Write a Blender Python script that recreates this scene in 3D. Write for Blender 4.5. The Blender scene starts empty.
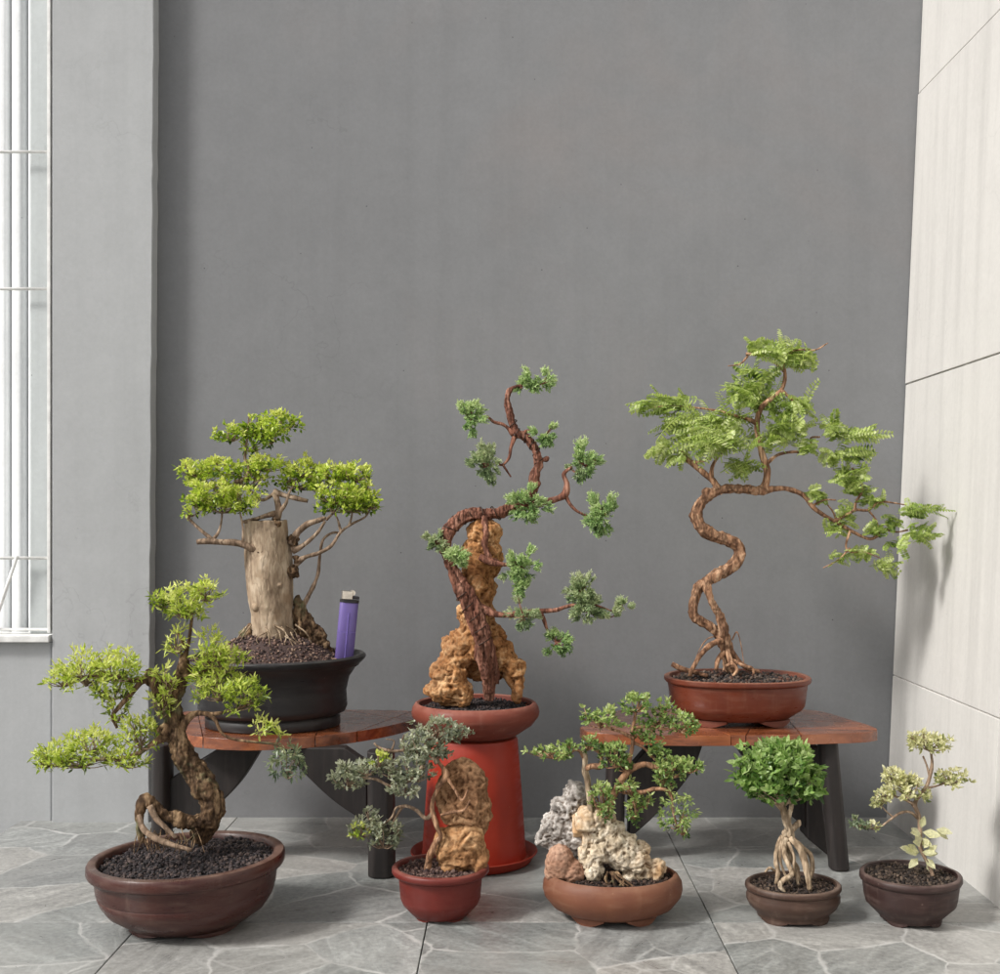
import bpy, math, random
import numpy as np
from mathutils import Vector, Matrix, noise

random.seed(7)
rng = random.Random(11)
C = bpy.context.scene.collection
F = 1250.0           # focal length in photo pixels (1000 px wide)
CX, CY = 510.0, 517.0
HC = 0.43            # camera height
pi = math.pi

def at(px, py, y):
    """point of the place seen at photo pixel (px,py) when it stands y metres in front of the camera"""
    return Vector(((px - CX) * y / F, y, HC - (py - CY) * y / F))

# ------------------------------------------------------------------ materials
def new_mat(name):
    m = bpy.data.materials.new(name); m.use_nodes = True
    nt = m.node_tree; nt.nodes.clear()
    return m, nt
class NT:
    def __init__(self, name):
        self.m, self.t = new_mat(name)
        self.out = self.n('ShaderNodeOutputMaterial')
        self.b = self.n('ShaderNodeBsdfPrincipled')
        self.l(self.b.outputs[0], self.out.inputs['Surface'])
    def n(self, typ, **kw):
        nd = self.t.nodes.new(typ)
        for k, v in kw.items():
            if k in nd.inputs: nd.inputs[k].default_value = v
            else: setattr(nd, k, v)
        return nd
    def l(self, a, b): self.t.links.new(a, b)
    def coord(self, scale=(1, 1, 1), which='Object'):
        tc = self.n('ShaderNodeTexCoord'); mp = self.n('ShaderNodeMapping')
        mp.inputs['Scale'].default_value = scale
        self.l(tc.outputs[which], mp.inputs['Vector']); return mp.outputs[0]
    def noise(self, vec, scale, detail=4, rough=.55, dist=0.0):
        nd = self.n('ShaderNodeTexNoise'); nd.inputs['Scale'].default_value = scale
        nd.inputs['Detail'].default_value = detail; nd.inputs['Roughness'].default_value = rough
        nd.inputs['Distortion'].default_value = dist
        if vec is not None: self.l(vec, nd.inputs['Vector'])
        return nd.outputs['Fac']
    def ramp(self, fac, stops, interp='LINEAR'):
        r = self.n('ShaderNodeValToRGB'); cr = r.color_ramp; cr.interpolation = interp
        while len(cr.elements) > 1: cr.elements.remove(cr.elements[-1])
        first = True
        for p, c in stops:
            if not isinstance(c, (tuple, list)): c = (c, c, c)
            c = tuple(c) + (1,)
            if first: cr.elements[0].position = p; cr.elements[0].color = c; first = False
            else:
                e = cr.elements.new(p); e.color = c
        self.l(fac, r.inputs[0]); return r.outputs['Color']
    def mix(self, a, b, fac, mode='MIX'):
        m = self.n('ShaderNodeMix'); m.data_type = 'RGBA'; m.blend_type = mode
        for sock, v in ((m.inputs[0], fac), (m.inputs[6], a), (m.inputs[7], b)):
            if isinstance(v, bpy.types.NodeSocket): self.l(v, sock)
            elif isinstance(v, (int, float)): sock.default_value = v
            else: sock.default_value = tuple(v) + (1,)
        return m.outputs[2]
    def math(self, op, a, b=0.0):
        m = self.n('ShaderNodeMath'); m.operation = op
        for s, v in ((m.inputs[0], a), (m.inputs[1], b)):
            if isinstance(v, bpy.types.NodeSocket): self.l(v, s)
            else: s.default_value = v
        return m.outputs[0]
    def bump(self, h, strength=.4, dist=.002):
        b = self.n('ShaderNodeBump'); b.inputs['Strength'].default_value = strength
        b.inputs['Distance'].default_value = dist; self.l(h, b.inputs['Height'])
        self.l(b.outputs[0], self.b.inputs['Normal']); return b
    def color(self, s):
        if isinstance(s, bpy.types.NodeSocket): self.l(s, self.b.inputs['Base Color'])
        else: self.b.inputs['Base Color'].default_value = tuple(s) + (1,)
    def rough(self, s):
        if isinstance(s, bpy.types.NodeSocket): self.l(s, self.b.inputs['Roughness'])
        else: self.b.inputs['Roughness'].default_value = s

def mat_leaf(name, transl=.3, rough=.45, spec=.35):
    k = NT(name)
    a = k.n('ShaderNodeAttribute'); a.attribute_name = 'col'
    v = k.noise(k.coord(), 400, 2)
    col = k.mix(a.outputs['Color'], k.ramp(v, [(.3, .6), (.7, 1.25)]), .6, 'MULTIPLY')
    k.color(col); k.rough(rough); k.b.inputs['Specular IOR Level'].default_value = spec
    tr = k.n('ShaderNodeBsdfTranslucent')
    k.l(k.mix(col, (1, 1.0, .55), .5, 'MULTIPLY'), tr.inputs['Color'])
    mx = k.n('ShaderNodeMixShader'); mx.inputs[0].default_value = transl
    k.l(k.b.outputs[0], mx.inputs[1]); k.l(tr.outputs[0], mx.inputs[2])
    k.l(mx.outputs[0], k.out.inputs['Surface'])
    return k.m

def mat_bark(name, dark, mid, light, sc=60, stretch=(1, 1, .35), bump=.6, moss=None, crack=(1.6, .16, .8)):
    k = NT(name); co = k.coord(stretch)
    n1 = k.noise(co, sc * 3, 6, .65, .4); n2 = k.noise(co, sc, 3, .6)
    s = k.math('ADD', k.math('MULTIPLY', n1, .65), k.math('MULTIPLY', n2, .35))
    wv = k.n('ShaderNodeVectorMath'); wv.operation = 'ADD'
    nz = k.n('ShaderNodeTexNoise'); nz.inputs['Scale'].default_value = sc * 2.2; nz.inputs['Detail'].default_value = 3; k.l(co, nz.inputs['Vector'])
    sv = k.n('ShaderNodeVectorMath'); sv.operation = 'SCALE'; sv.inputs['Scale'].default_value = .55 / sc; k.l(nz.outputs['Color'], sv.inputs[0])
    k.l(co, wv.inputs[0]); k.l(sv.outputs[0], wv.inputs[1])
    vo = k.n('ShaderNodeTexVoronoi'); vo.feature = 'DISTANCE_TO_EDGE'; vo.inputs['Scale'].default_value = sc * crack[0]; k.l(wv.outputs[0], vo.inputs['Vector'])
    cr = k.ramp(vo.outputs['Distance'], [(.0, 0.0), (crack[1], 1.0)])
    col = k.ramp(s, [(.36, dark), (.5, mid), (.62, light)])
    col = k.mix(k.mix(col, dark, crack[2]), col, cr)
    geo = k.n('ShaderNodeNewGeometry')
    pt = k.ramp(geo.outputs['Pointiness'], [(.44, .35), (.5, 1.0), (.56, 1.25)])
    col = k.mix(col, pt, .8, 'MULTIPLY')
    s = k.math('ADD', s, k.math('MULTIPLY', cr, .25))
    if moss:
        m = k.ramp(k.noise(k.coord(), 35, 4), [(.55, 0.0), (.68, .8)])
        col = k.mix(col, moss, m)
    k.color(col); k.rough(.85); k.b.inputs['Specular IOR Level'].default_value = .2
    k.bump(s, bump, .003)
    return k.m

def mat_ceramic(name, col, col2, rough=.45, dust=.35, dustcol=(.42, .36, .31), zs=1.0, spec=.4):
    k = NT(name); co = k.coord()
    n1 = k.noise(co, 14, 5, .6, .6); n2 = k.noise(k.coord((1, 1, 5)), 30, 5, .6)
    c = k.mix(col, col2, k.ramp(n1, [(.35, 0.0), (.68, 1.0)]))
    c = k.mix(c, dustcol, k.math('MULTIPLY', k.ramp(n2, [(.5, 0.0), (.78, 1.0)]), dust))
    n3 = k.noise(co, 5, 4, .6); c = k.mix(c, k.ramp(n3, [(.3, .62), (.7, 1.25)]), .75, 'MULTIPLY')
    drip = k.noise(k.coord((60, 60, 5)), 1.6, 5, .65); c = k.mix(c, dustcol, k.math('MULTIPLY', k.ramp(drip, [(.56, 0.0), (.74, 1.0)]), dust * .8))
    geo = k.n('ShaderNodeNewGeometry'); sx = k.n('ShaderNodeSeparateXYZ'); k.l(geo.outputs['Normal'], sx.inputs[0])
    up = k.math('MULTIPLY', k.ramp(sx.outputs['Z'], [(.35, 0.0), (.95, 1.0)]), k.ramp(k.noise(co, 45, 5, .7), [(.35, .15), (.65, 1.0)]))
    c = k.mix(c, dustcol, k.math('MULTIPLY', up, .55))
    # chips and scratches
    v = k.n('ShaderNodeTexVoronoi'); v.inputs['Scale'].default_value = 55; k.l(co, v.inputs['Vector'])
    ch = k.ramp(v.outputs['Distance'], [(.03, 1.0), (.07, 0.0)])
    c = k.mix(c, dustcol, k.math('MULTIPLY', ch, .5))
    k.color(c); k.rough(k.ramp(n2, [(.3, rough - .1), (.75, min(1, rough + .3))]))
    k.b.inputs['Specular IOR Level'].default_value = spec
    k.bump(k.noise(co, 120, 4), .12, .002)
    return k.m

def mat_rock(name, dark, mid, light, sc=40, warm=None):
    k = NT(name); co = k.coord()
    n1 = k.noise(co, sc, 8, .68, .5); n2 = k.noise(co, sc * 5, 5, .7)
    geo = k.n('ShaderNodeNewGeometry')
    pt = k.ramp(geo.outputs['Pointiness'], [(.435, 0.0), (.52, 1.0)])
    s = k.math('ADD', k.math('MULTIPLY', n1, .6), k.math('MULTIPLY', n2, .4))
    col = k.ramp(s, [(.33, dark), (.48, mid), (.62, light)])
    if warm: col = k.mix(col, warm, k.ramp(k.noise(co, 17, 4), [(.48, 0.0), (.66, .75)]))
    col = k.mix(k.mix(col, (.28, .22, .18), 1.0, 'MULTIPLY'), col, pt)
    k.color(col); k.rough(.92); k.b.inputs['Specular IOR Level'].default_value = .15
    k.bump(s, .8, .003)
    return k.m

def mat_soil(name):
    k = NT(name); a = k.n('ShaderNodeAttribute'); a.attribute_name = 'col'
    n = k.noise(k.coord(), 900, 3)
    k.color(k.mix(a.outputs['Color'], k.ramp(n, [(.3, .55), (.7, 1.3)]), 1.0, 'MULTIPLY'))
    k.rough(.8); k.b.inputs['Specular IOR Level'].default_value = .3
    return k.m

def mat_plain(name, col, rough=.5, metal=0.0, spec=.5, nz=.12):
    k = NT(name)
    n = k.noise(k.coord(), 60, 4)
    lo = tuple(c * (1 - nz * 2) for c in col); hi = tuple(min(1, c * (1 + nz * 2)) for c in col)
    k.color(k.ramp(n, [(.35, lo), (.65, hi)])); k.rough(rough)
    k.b.inputs['Metallic'].default_value = metal
    k.b.inputs['Specular IOR Level'].default_value = spec
    return k.m

def mat_wall(name, col, var=.1, streak=0.0, specks=0.5, rough=.75, stain=None):
    k = NT(name); co = k.coord(); 
    n1 = k.noise(co, 2.2, 5, .6, .3); n2 = k.noise(co, 26, 6, .65)
    n3 = k.noise(k.coord((26, 26, .9)), 1.3, 5, .6)
    s = k.math('ADD', k.math('MULTIPLY', n1, .6), k.math('MULTIPLY', n2, .4))
    c = k.ramp(s, [(.3, tuple(x * (1 - var) for x in col)), (.7, tuple(x * (1 + var) for x in col))])
    if streak:
        c = k.mix(c, tuple(x * .62 for x in col), k.math('MULTIPLY', k.ramp(n3, [(.47, 0.0), (.72, 1.0)]), streak))
    if stain:
        c = k.mix(c, stain[0], k.math('MULTIPLY', k.ramp(k.noise(co, stain[1], 5, .6, .5), [(.56, 0.0), (.75, 1.0)]), stain[2]))
    if specks:
        for sc, th in ((7, .016), (13, .022), (29, .035)):
            v = k.n('ShaderNodeTexVoronoi'); v.inputs['Scale'].default_value = sc; k.l(co, v.inputs['Vector'])
            keep = k.ramp(v.outputs['Color'], [(.5, 0.0), (.52, 1.0)])
            m = k.math('MULTIPLY', k.ramp(v.outputs['Distance'], [(th * .5, 1.0), (th, 0.0)]), keep)
            c = k.mix(c, tuple(x * .35 for x in col), k.math('MULTIPLY', m, specks))
    k.color(c); k.rough(rough); k.b.inputs['Specular IOR Level'].default_value = .25
    n4 = k.noise(co, 170, 4, .7)
    c = k.mix(c, k.ramp(n4, [(.3, .96), (.7, 1.035)]), 1.0, 'MULTIPLY'); k.color(c)
    # trowel marks and faint hairlines
    vh = k.n('ShaderNodeTexVoronoi'); vh.feature = 'DISTANCE_TO_EDGE'; vh.inputs['Scale'].default_value = 2.3
    dw = k.n('ShaderNodeTexNoise'); dw.inputs['Scale'].default_value = 5; dw.inputs['Detail'].default_value = 6; k.l(co, dw.inputs['Vector'])
    dv = k.n('ShaderNodeVectorMath'); dv.operation = 'ADD'; k.l(co, dv.inputs[0]); k.l(dw.outputs['Color'], dv.inputs[1]); k.l(dv.outputs[0], vh.inputs['Vector'])
    hl = k.math('MULTIPLY', k.ramp(vh.outputs['Distance'], [(0.0, 1.0), (.006, 0.0)]), k.ramp(k.noise(co, 3.1, 3), [(.55, 0.0), (.66, .35)]))
    c = k.mix(c, tuple(x * .6 for x in col), hl); k.color(c)
    h = k.math('ADD', k.math('ADD', k.math('MULTIPLY', n2, .5), k.math('MULTIPLY', n4, .07)), k.math('MULTIPLY', n1, 1.0))
    k.bump(h, .32, .004)
    return k.m

def mat_floor():
    k = NT('stone_tile')
    tc = k.n('ShaderNodeTexCoord'); geo = k.n('ShaderNodeNewGeometry')
    off = k.n('ShaderNodeVectorMath'); off.operation = 'SCALE'; off.inputs[0].default_value = (37.0, 53.0, 0)
    k.l(geo.outputs['Random Per Island'], off.inputs['Scale'])
    add = k.n('ShaderNodeVectorMath'); add.operation = 'ADD'
    k.l(tc.outputs['Object'], add.inputs[0]); k.l(off.outputs[0], add.inputs[1])
    base = add.outputs[0]
    # ragged distortion of the coordinates
    nz = k.n('ShaderNodeTexNoise'); nz.inputs['Scale'].default_value = 9; nz.inputs['Detail'].default_value = 5
    nz.inputs['Roughness'].default_value = .5
    k.l(base, nz.inputs['Vector'])
    sub = k.n('ShaderNodeVectorMath'); sub.operation = 'SUBTRACT'; sub.inputs[1].default_value = (.5, .5, .5)
    k.l(nz.outputs['Color'], sub.inputs[0])
    sc = k.n('ShaderNodeVectorMath'); sc.operation = 'SCALE'; sc.inputs['Scale'].default_value = .042
    k.l(sub.outputs[0], sc.inputs[0])
    ad2 = k.n('ShaderNodeVectorMath'); ad2.operation = 'ADD'
    k.l(base, ad2.inputs[0]); k.l(sc.outputs[0], ad2.inputs[1])
    def vor(feat, sc_=7.6):
        v = k.n('ShaderNodeTexVoronoi'); v.feature = feat; v.voronoi_dimensions = '2D'
        v.inputs['Scale'].default_value = sc_; v.inputs['Randomness'].default_value = 1.0
        k.l(ad2.outputs[0], v.inputs['Vector']); return v
    e = vor('DISTANCE_TO_EDGE'); cell = vor('F1')
    wn = k.noise(base, 24, 5, .75)
    wid = k.math('MULTIPLY', k.math('SUBTRACT', wn, .36), .16)
    vein = k.math('SUBTRACT', 1.0, k.math('DIVIDE', e.outputs['Distance'], k.math('MAXIMUM', wid, .004)))
    vein = k.ramp(vein, [(0.0, 0.0), (.75, 1.0)])
    e2 = vor('DISTANCE_TO_EDGE', 19.0)
    v2 = k.math('MULTIPLY', k.ramp(e2.outputs['Distance'], [(0.0, 1.0), (.05, 0.0)]), k.ramp(k.noise(base, 7, 3), [(.5, 0.0), (.62, .6)]))
    vein = k.math('MAXIMUM', vein, v2)
    hsv = k.n('ShaderNodeSeparateColor'); k.l(cell.outputs['Color'], hsv.inputs[0])
    # slate streaks whose direction follows the cell
    rot = k.n('ShaderNodeVectorRotate'); rot.rotation_type = 'Z_AXIS'
    k.l(base, rot.inputs['Vector']); k.l(k.math('MULTIPLY', hsv.outputs[1], 6.28), rot.inputs['Angle'])
    mp = k.n('ShaderNodeMapping'); mp.inputs['Scale'].default_value = (9, 34, 1); k.l(rot.outputs[0], mp.inputs['Vector'])
    st = k.noise(mp.outputs[0], 1.4, 7, .68, .8)
    fine = k.noise(base, 160, 5, .7)
    ccol = k.ramp(hsv.outputs[0], [(.0, (.195, .207, .20)), (.3, (.295, .304, .295)), (.5, (.228, .235, .229)), (.75, (.33, .322, .303)), (1, (.21, .222, .215))])
    tone = k.ramp(st, [(.3, .70), (.5, .97), (.7, 1.38)])
    c = k.mix(ccol, tone, 1.0, 'MULTIPLY')
    c = k.mix(c, k.ramp(fine, [(.35, .72), (.65, 1.2)]), 1.0, 'MULTIPLY')
    c = k.mix(c, (.58, .575, .555), k.math('MULTIPLY', vein, k.ramp(k.noise(base, 11, 3), [(.36, .12), (.66, .72)])))
    # dusty patches
    c = k.mix(c, (.50, .485, .455), k.math('MULTIPLY', k.ramp(k.noise(tc.outputs['Object'], 3.2, 6, .65), [(.42, 0.0), (.72, 1.0)]), .45))
    k.color(c); k.rough(k.ramp(st, [(.3, .26), (.7, .44)])); k.b.inputs['Specular IOR Level'].default_value = .6
    k.bump(k.math('ADD', k.math('MULTIPLY', st, 1.0), k.math('MULTIPLY', vein, .2)), .16, .003)
    return k.m

def mat_wood(name, dark, mid, light, rough=.3, coat=.4, sc=(4, 40, 40)):
    k = NT(name); co = k.coord(sc)
    geo = k.n('ShaderNodeNewGeometry')
    off = k.n('ShaderNodeVectorMath'); off.operation = 'SCALE'; off.inputs[0].default_value = (5, 9, 7)
    k.l(geo.outputs['Random Per Island'], off.inputs['Scale'])
    ad = k.n('ShaderNodeVectorMath'); ad.operation = 'ADD'; k.l(co, ad.inputs[0]); k.l(off.outputs[0], ad.inputs[1])
    n = k.noise(ad.outputs[0], 2.0, 6, .6, 1.2)
    c = k.ramp(n, [(.3, dark), (.5, mid), (.7, light)])
    t = k.ramp(geo.outputs['Random Per Island'], [(0, .75), (1, 1.2)])
    k.color(k.mix(c, t, 1.0, 'MULTIPLY'))
    k.rough(k.ramp(k.noise(k.coord(), 40, 4), [(.3, rough), (.7, rough + .2)]))
    k.b.inputs['Coat Weight'].default_value = coat; k.b.inputs['Coat Roughness'].default_value = .25
    k.bump(n, .15, .001)
    return k.m

M = {}
M['wall'] = mat_wall('grey_plaster', (.198, .202, .208), .10, .14, 1.0, stain=((.255, .222, .21), 2.4, .3))
M['pillar'] = mat_wall('lit_grey_plaster', (.395, .405, .41), .08, .16, .8)  # same plaster as the rear wall, paler to paint in the pillar's light
M['white_tile'] = mat_wall('white_cement_tile', (.57, .556, .53), .06, .36, .35, .6)
M['grout'] = mat_plain('grout', (.47, .455, .43), .9)
M['floor_grout'] = mat_plain('dark_grout', (.09, .09, .086), .9)
M['floor'] = mat_floor()
M['ground'] = mat_wall('concrete_ground', (.24, .235, .225), .15, 0, .5)
M['white_paint'] = mat_plain('white_paint', (.74, .74, .72), .5, nz=.06)
M['sheet'] = mat_wall('corrugated_sheet', (.90, .915, .92), .08, .3, .7, .4)
M['jamb'] = mat_wall('worn_grey_board', (.50, .53, .53), .14, .4, 1.0, .6)

M['pot_oxblood'] = mat_ceramic('oxblood_glaze', (.066, .021, .015), (.042, .013, .011), .28, .25, (.25, .17, .13))
M['pot_black'] = mat_ceramic('black_plastic', (.014, .013, .014), (.022, .020, .021), .36, .1, (.12, .11, .1))
M['pot_terracotta'] = mat_ceramic('salmon_clay', (.205, .052, .032), (.155, .038, .026), .5, .25, (.40, .2, .15), spec=.25)
M['pot_red'] = mat_ceramic('dark_red_clay', (.150, .018, .012), (.10, .012, .009), .4, .12, (.3, .13, .1))
M['pot_brown'] = mat_ceramic('tan_brown_clay', (.175, .068, .036), (.13, .047, .027), .5, .3, (.3, .17, .11), spec=.3)
M['pot_rust'] = mat_ceramic('rust_brown_clay', (.165, .040, .020), (.11, .026, .015), .32, .25, (.34, .18, .12))
M['pot_umber'] = mat_ceramic('umber_clay', (.068, .037, .026), (.044, .025, .019), .42, .3, (.25, .18, .14), spec=.3)
M['pot_plum'] = mat_ceramic('dark_plum_clay', (.042, .022, .019), (.030, .017, .016), .42, .28, (.2, .14, .12), spec=.3)
M['stand_red'] = mat_ceramic('red_plastic', (.36, .030, .012), (.29, .023, .010), .38, .08, (.4, .12, .07), spec=.35)
M['soil'] = mat_soil('volcanic_grit')
M['bark_brown'] = mat_bark('rough_brown_bark', (.030, .017, .010), (.125, .074, .040), (.30, .20, .115), 50, moss=(.12, .13, .07))
M['bark_tan'] = mat_bark('smooth_tan_bark', (.14, .095, .062), (.37, .28, .195), (.52, .42, .31), 34, (1, 1, .3), .6, crack=(1.5, .035, .22), moss=(.27, .185, .115))
M['bark_twig'] = mat_bark('grey_brown_twig', (.09, .06, .04), (.23, .16, .11), (.38, .29, .21), 60)
M['bark_red'] = mat_bark('shredding_reddish_bark', (.055, .022, .015), (.19, .078, .05), (.38, .20, .14), 70, (1, 1, .2), .8)
M['bark_orange'] = mat_bark('ropy_orange_bark', (.075, .038, .023), (.28, .15, .085), (.50, .32, .20), 60, (1, 1, .3), .8)
M['bark_pale'] = mat_bark('pale_root_bark', (.11, .075, .045), (.33, .245, .165), (.54, .44, .32), 60)
M['rock_ochre'] = mat_rock('ochre_limestone', (.11, .045, .018), (.42, .20, .078), (.70, .46, .25), 36, (.20, .078, .030))
M['rock_brown'] = mat_rock('fossil_brown_stone', (.06, .030, .016), (.31, .165, .084), (.58, .37, .21), 34, (.13, .065, .034))
M['rock_tan'] = mat_rock('tan_block_stone', (.15, .07, .028), (.40, .21, .095), (.60, .38, .205), 28, (.22, .105, .048))
M['rock_grey'] = mat_rock('grey_limestone', (.09, .08, .072), (.33, .30, .275), (.66, .625, .58), 38)
M['rock_cream'] = mat_rock('cream_limestone', (.17, .12, .07), (.52, .43, .31), (.80, .73, .60), 34, (.46, .25, .10))
M['rock_pink'] = mat_rock('pinkish_brown_stone', (.12, .06, .036), (.34, .19, .125), (.50, .32, .23), 30)
M['leaf'] = mat_leaf('leaf', .5, .36, .5)
M['needle'] = mat_leaf('juniper_scale', .3, .6, .25)
M['wire'] = mat_plain('dark_training_wire', (.05, .026, .018), .4, .6)
M['bench_top'] = mat_wood('lacquered_red_wood', (.10, .026, .010), (.25, .072, .026), (.40, .135, .05), .18, 1.0, (7, 30, 30))
M['bench_leg'] = mat_wood('dark_stained_wood', (.007, .005, .0045), (.014, .0095, .0085), (.026, .019, .017), .55, .1, (40, 40, 5))
M['dark'] = mat_plain('black_plastic_pot_liner', (.012, .011, .011), .6)
M['metal'] = mat_plain('tinned_metal', (.72, .66, .58), .3, 1.0)
k = NT('purple_plastic'); k.color((.22, .165, .45)); k.rough(.12)
k.b.inputs['Transmission Weight'].default_value = .35; k.b.inputs['IOR'].default_value = 1.3
M['purple'] = k.m
M['purple_dark'] = mat_plain('purple_inner', (.10, .07, .25), .4)
M['collar'] = mat_plain('black_collar', (.015, .013, .015), .45)

# ------------------------------------------------------------------ mesh building
class MB:
    def __init__(self): self.v = []; self.f = []; self.c = []; self.mi = []
    def add(self, verts, faces, col=(1, 1, 1), mi=0):
        o = len(self.v); self.v.extend(verts)
        self.f.extend([tuple(i + o for i in f) for f in faces])
        self.c.extend([col] * len(verts)); self.mi.extend([mi] * len(faces)); return o
    def box(self, c, s, rot=None, col=(1, 1, 1), mi=0):
        hx, hy, hz = s[0] / 2, s[1] / 2, s[2] / 2; vs = []
        for x, y, z in ((-1, -1, -1), (1, -1, -1), (1, 1, -1), (-1, 1, -1), (-1, -1, 1), (1, -1, 1), (1, 1, 1), (-1, 1, 1)):
            p = Vector((x * hx, y * hy, z * hz))
            if rot is not None: p = rot @ p
            vs.append(p + Vector(c))
        self.add(vs, [(0, 3, 2, 1), (4, 5, 6, 7), (0, 1, 5, 4), (1, 2, 6, 5), (2, 3, 7, 6), (3, 0, 4, 7)], col, mi)
    def prism(self, poly, axis, a, b):
        """extrude 2-D polygon; axis 'y': poly in (x,z); axis 'z': poly in (x,y)"""
        n = len(poly)
        if axis == 'y': vs = [Vector((x, a, z)) for x, z in poly] + [Vector((x, b, z)) for x, z in poly]
        else: vs = [Vector((x, y, a)) for x, y in poly] + [Vector((x, y, b)) for x, y in poly]
        fs = [tuple(range(n)), tuple(range(2 * n - 1, n - 1, -1))] + [(i, i + n, (i + 1) % n + n, (i + 1) % n) for i in range(n)]
        self.add(vs, fs)
    def build(self, name, mats, parent=None, smooth=False, bevel=0, label=None, origin=None, subsurf=0):
        if not isinstance(mats, (list, tuple)): mats = [mats]
        org = ORIGIN if origin is None else origin
        me = bpy.data.meshes.new(name)
        me.from_pydata([tuple(Vector(p) - org) for p in self.v], [], self.f)
        for m in mats: me.materials.append(m)
        at_ = me.color_attributes.new('col', 'FLOAT_COLOR', 'POINT')
        a = np.ones((len(self.v), 4), dtype=np.float32); a[:, :3] = np.array(self.c, dtype=np.float32).reshape(-1, 3)
        at_.data.foreach_set('color', a.ravel())
        if len(mats) > 1: me.polygons.foreach_set('material_index', self.mi)
        me.validate(); me.update()
        o = bpy.data.objects.new(name, me); C.objects.link(o)
        if parent is not None: o.parent = parent
        else: o.location = org
        if smooth:
            me.polygons.foreach_set('use_smooth', [True] * len(me.polygons))
        if bevel:
            b = o.modifiers.new('bevel', 'BEVEL'); b.width = bevel; b.segments = 3; b.limit_method = 'ANGLE'; b.angle_limit = .6
            me.polygons.foreach_set('use_smooth', [True] * len(me.polygons))
            w = o.modifiers.new('wn', 'WEIGHTED_NORMAL'); w.keep_sharp = False
        if label: o['label'] = label
        return o

ORIGIN = Vector((0, 0, 0))
def thing(name, loc, label, cat, group=None):
    global ORIGIN
    ORIGIN = Vector(loc)
    o = bpy.data.objects.new(name, None); C.objects.link(o); o.location = ORIGIN
    o.empty_display_size = .05
    o['label'] = label; o['category'] = cat
    if group: o['group'] = group
    return o
def tag(o, label=None, cat=None, group=None, kind=None):
    if label: o['label'] = label
    if cat: o['category'] = cat
    if group: o['group'] = group
    if kind: o['kind'] = kind
    return o

def catmull(pts, n):
    """pts: list of tuples (any dim) -> resampled list"""
    P = [np.array(p, float) for p in pts]
    if len(P) == 2: return [P[0] + (P[1] - P[0]) * t for t in np.linspace(0, 1, n)]
    ext = [2 * P[0] - P[1]] + P + [2 * P[-1] - P[-2]]
    L = [np.linalg.norm((P[i + 1] - P[i])[:3]) + 1e-9 for i in range(len(P) - 1)]
    cum = np.concatenate([[0], np.cumsum(L)]); out = []
    for s in np.linspace(0, cum[-1], n):
        i = min(max(np.searchsorted(cum, s) - 1, 0), len(P) - 2); t = (s - cum[i]) / L[i]
        a, b, c, d = ext[i:i + 4]
        out.append(.5 * ((2 * b) + (-a + c) * t + (2 * a - 5 * b + 4 * c - d) * t * t + (-a + 3 * b - 3 * c + d) * t ** 3))
    return out

def tube(mb, pts, seg=10, rough=.12, freq=90, step=None, col=(1, 1, 1), mi=0, ridge=0, caps=True):
    """pts: list of (Vector, radius)"""
    arr = [(p[0], p[1], p[2], r) for p, r in pts]
    length = sum((pts[i + 1][0] - pts[i][0]).length for i in range(len(pts) - 1))
    rm = sum(r for _, r in pts) / len(pts)
    n = max(len(pts), min(160, int(length / (step or max(rm * .7, .0012))) + 2))
    q = catmull(arr, n)
    P = [Vector(a[:3]) for a in q]; R = [max(a[3], .0002) for a in q]
    t = (P[1] - P[0]).normalized(); u = t.orthogonal().normalized()
    vs = []
    sd = rng.uniform(0, 100)
    for i in range(n):
        t2 = (P[min(i + 1, n - 1)] - P[max(i - 1, 0)]).normalized()
        u = (u - t2 * u.dot(t2))
        if u.length < 1e-6: u = t2.orthogonal()
        u.normalize(); w = t2.cross(u)
        for j in range(seg):
            a = 2 * pi * j / seg; d = u * math.cos(a) + w * math.sin(a)
            p0 = P[i] + d * R[i]
            k_ = 1 + rough * noise.noise((p0 * freq) + Vector((sd, 0, 0))) * 1.6
            if ridge: k_ += ridge * math.sin(a * 5 + i * .12 + sd) * .5
            vs.append(P[i] + d * R[i] * k_)
    fs = []
    for i in range(n - 1):
        for j in range(seg):
            a = i * seg + j; b = i * seg + (j + 1) % seg
            fs.append((a, b, b + seg, a + seg))
    if caps:
        fs.append(tuple(range(seg - 1, -1, -1))); fs.append(tuple(range((n - 1) * seg, n * seg)))
    mb.add(vs, fs, col, mi)
    return P

def px_pts(lst, D):
    """(px,py,dz,r_px) -> (Vector, r)"""
    out = []
    for p in lst:
        px, py, dz, r = p
        y = D + dz
        out.append((at(px, py, y), r * y / F))
    return out

def branch(parent, D, lst, mat, seg=7, name='branch', rough=.15, label=None):
    lst = [(*lst[0][:3], lst[0][3] * 1.3)] + list(lst[1:])
    mb = MB(); tube(mb, px_pts(lst, D), seg, rough)
    return mb.build(name, mat, parent, True, label=label)

ICO_V = None
def ico():
    global ICO_V
    if ICO_V is None:
        t = (1 + 5 ** .5) / 2
        v = [(-1, t, 0), (1, t, 0), (-1, -t, 0), (1, -t, 0), (0, -1, t), (0, 1, t), (0, -1, -t), (0, 1, -t), (t, 0, -1), (t, 0, 1), (-t, 0, -1), (-t, 0, 1)]
        v = [Vector(p).normalized() for p in v]
        f = [(0, 11, 5), (0, 5, 1), (0, 1, 7), (0, 7, 10), (0, 10, 11), (1, 5, 9), (5, 11, 4), (11, 10, 2), (10, 7, 6), (7, 1, 8), (3, 9, 4), (3, 4, 2), (3, 2, 6), (3, 6, 8), (3, 8, 9), (4, 9, 5), (2, 4, 11), (6, 2, 10), (8, 6, 7), (9, 8, 1)]
        ICO_V = (v, f)
    return ICO_V

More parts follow.
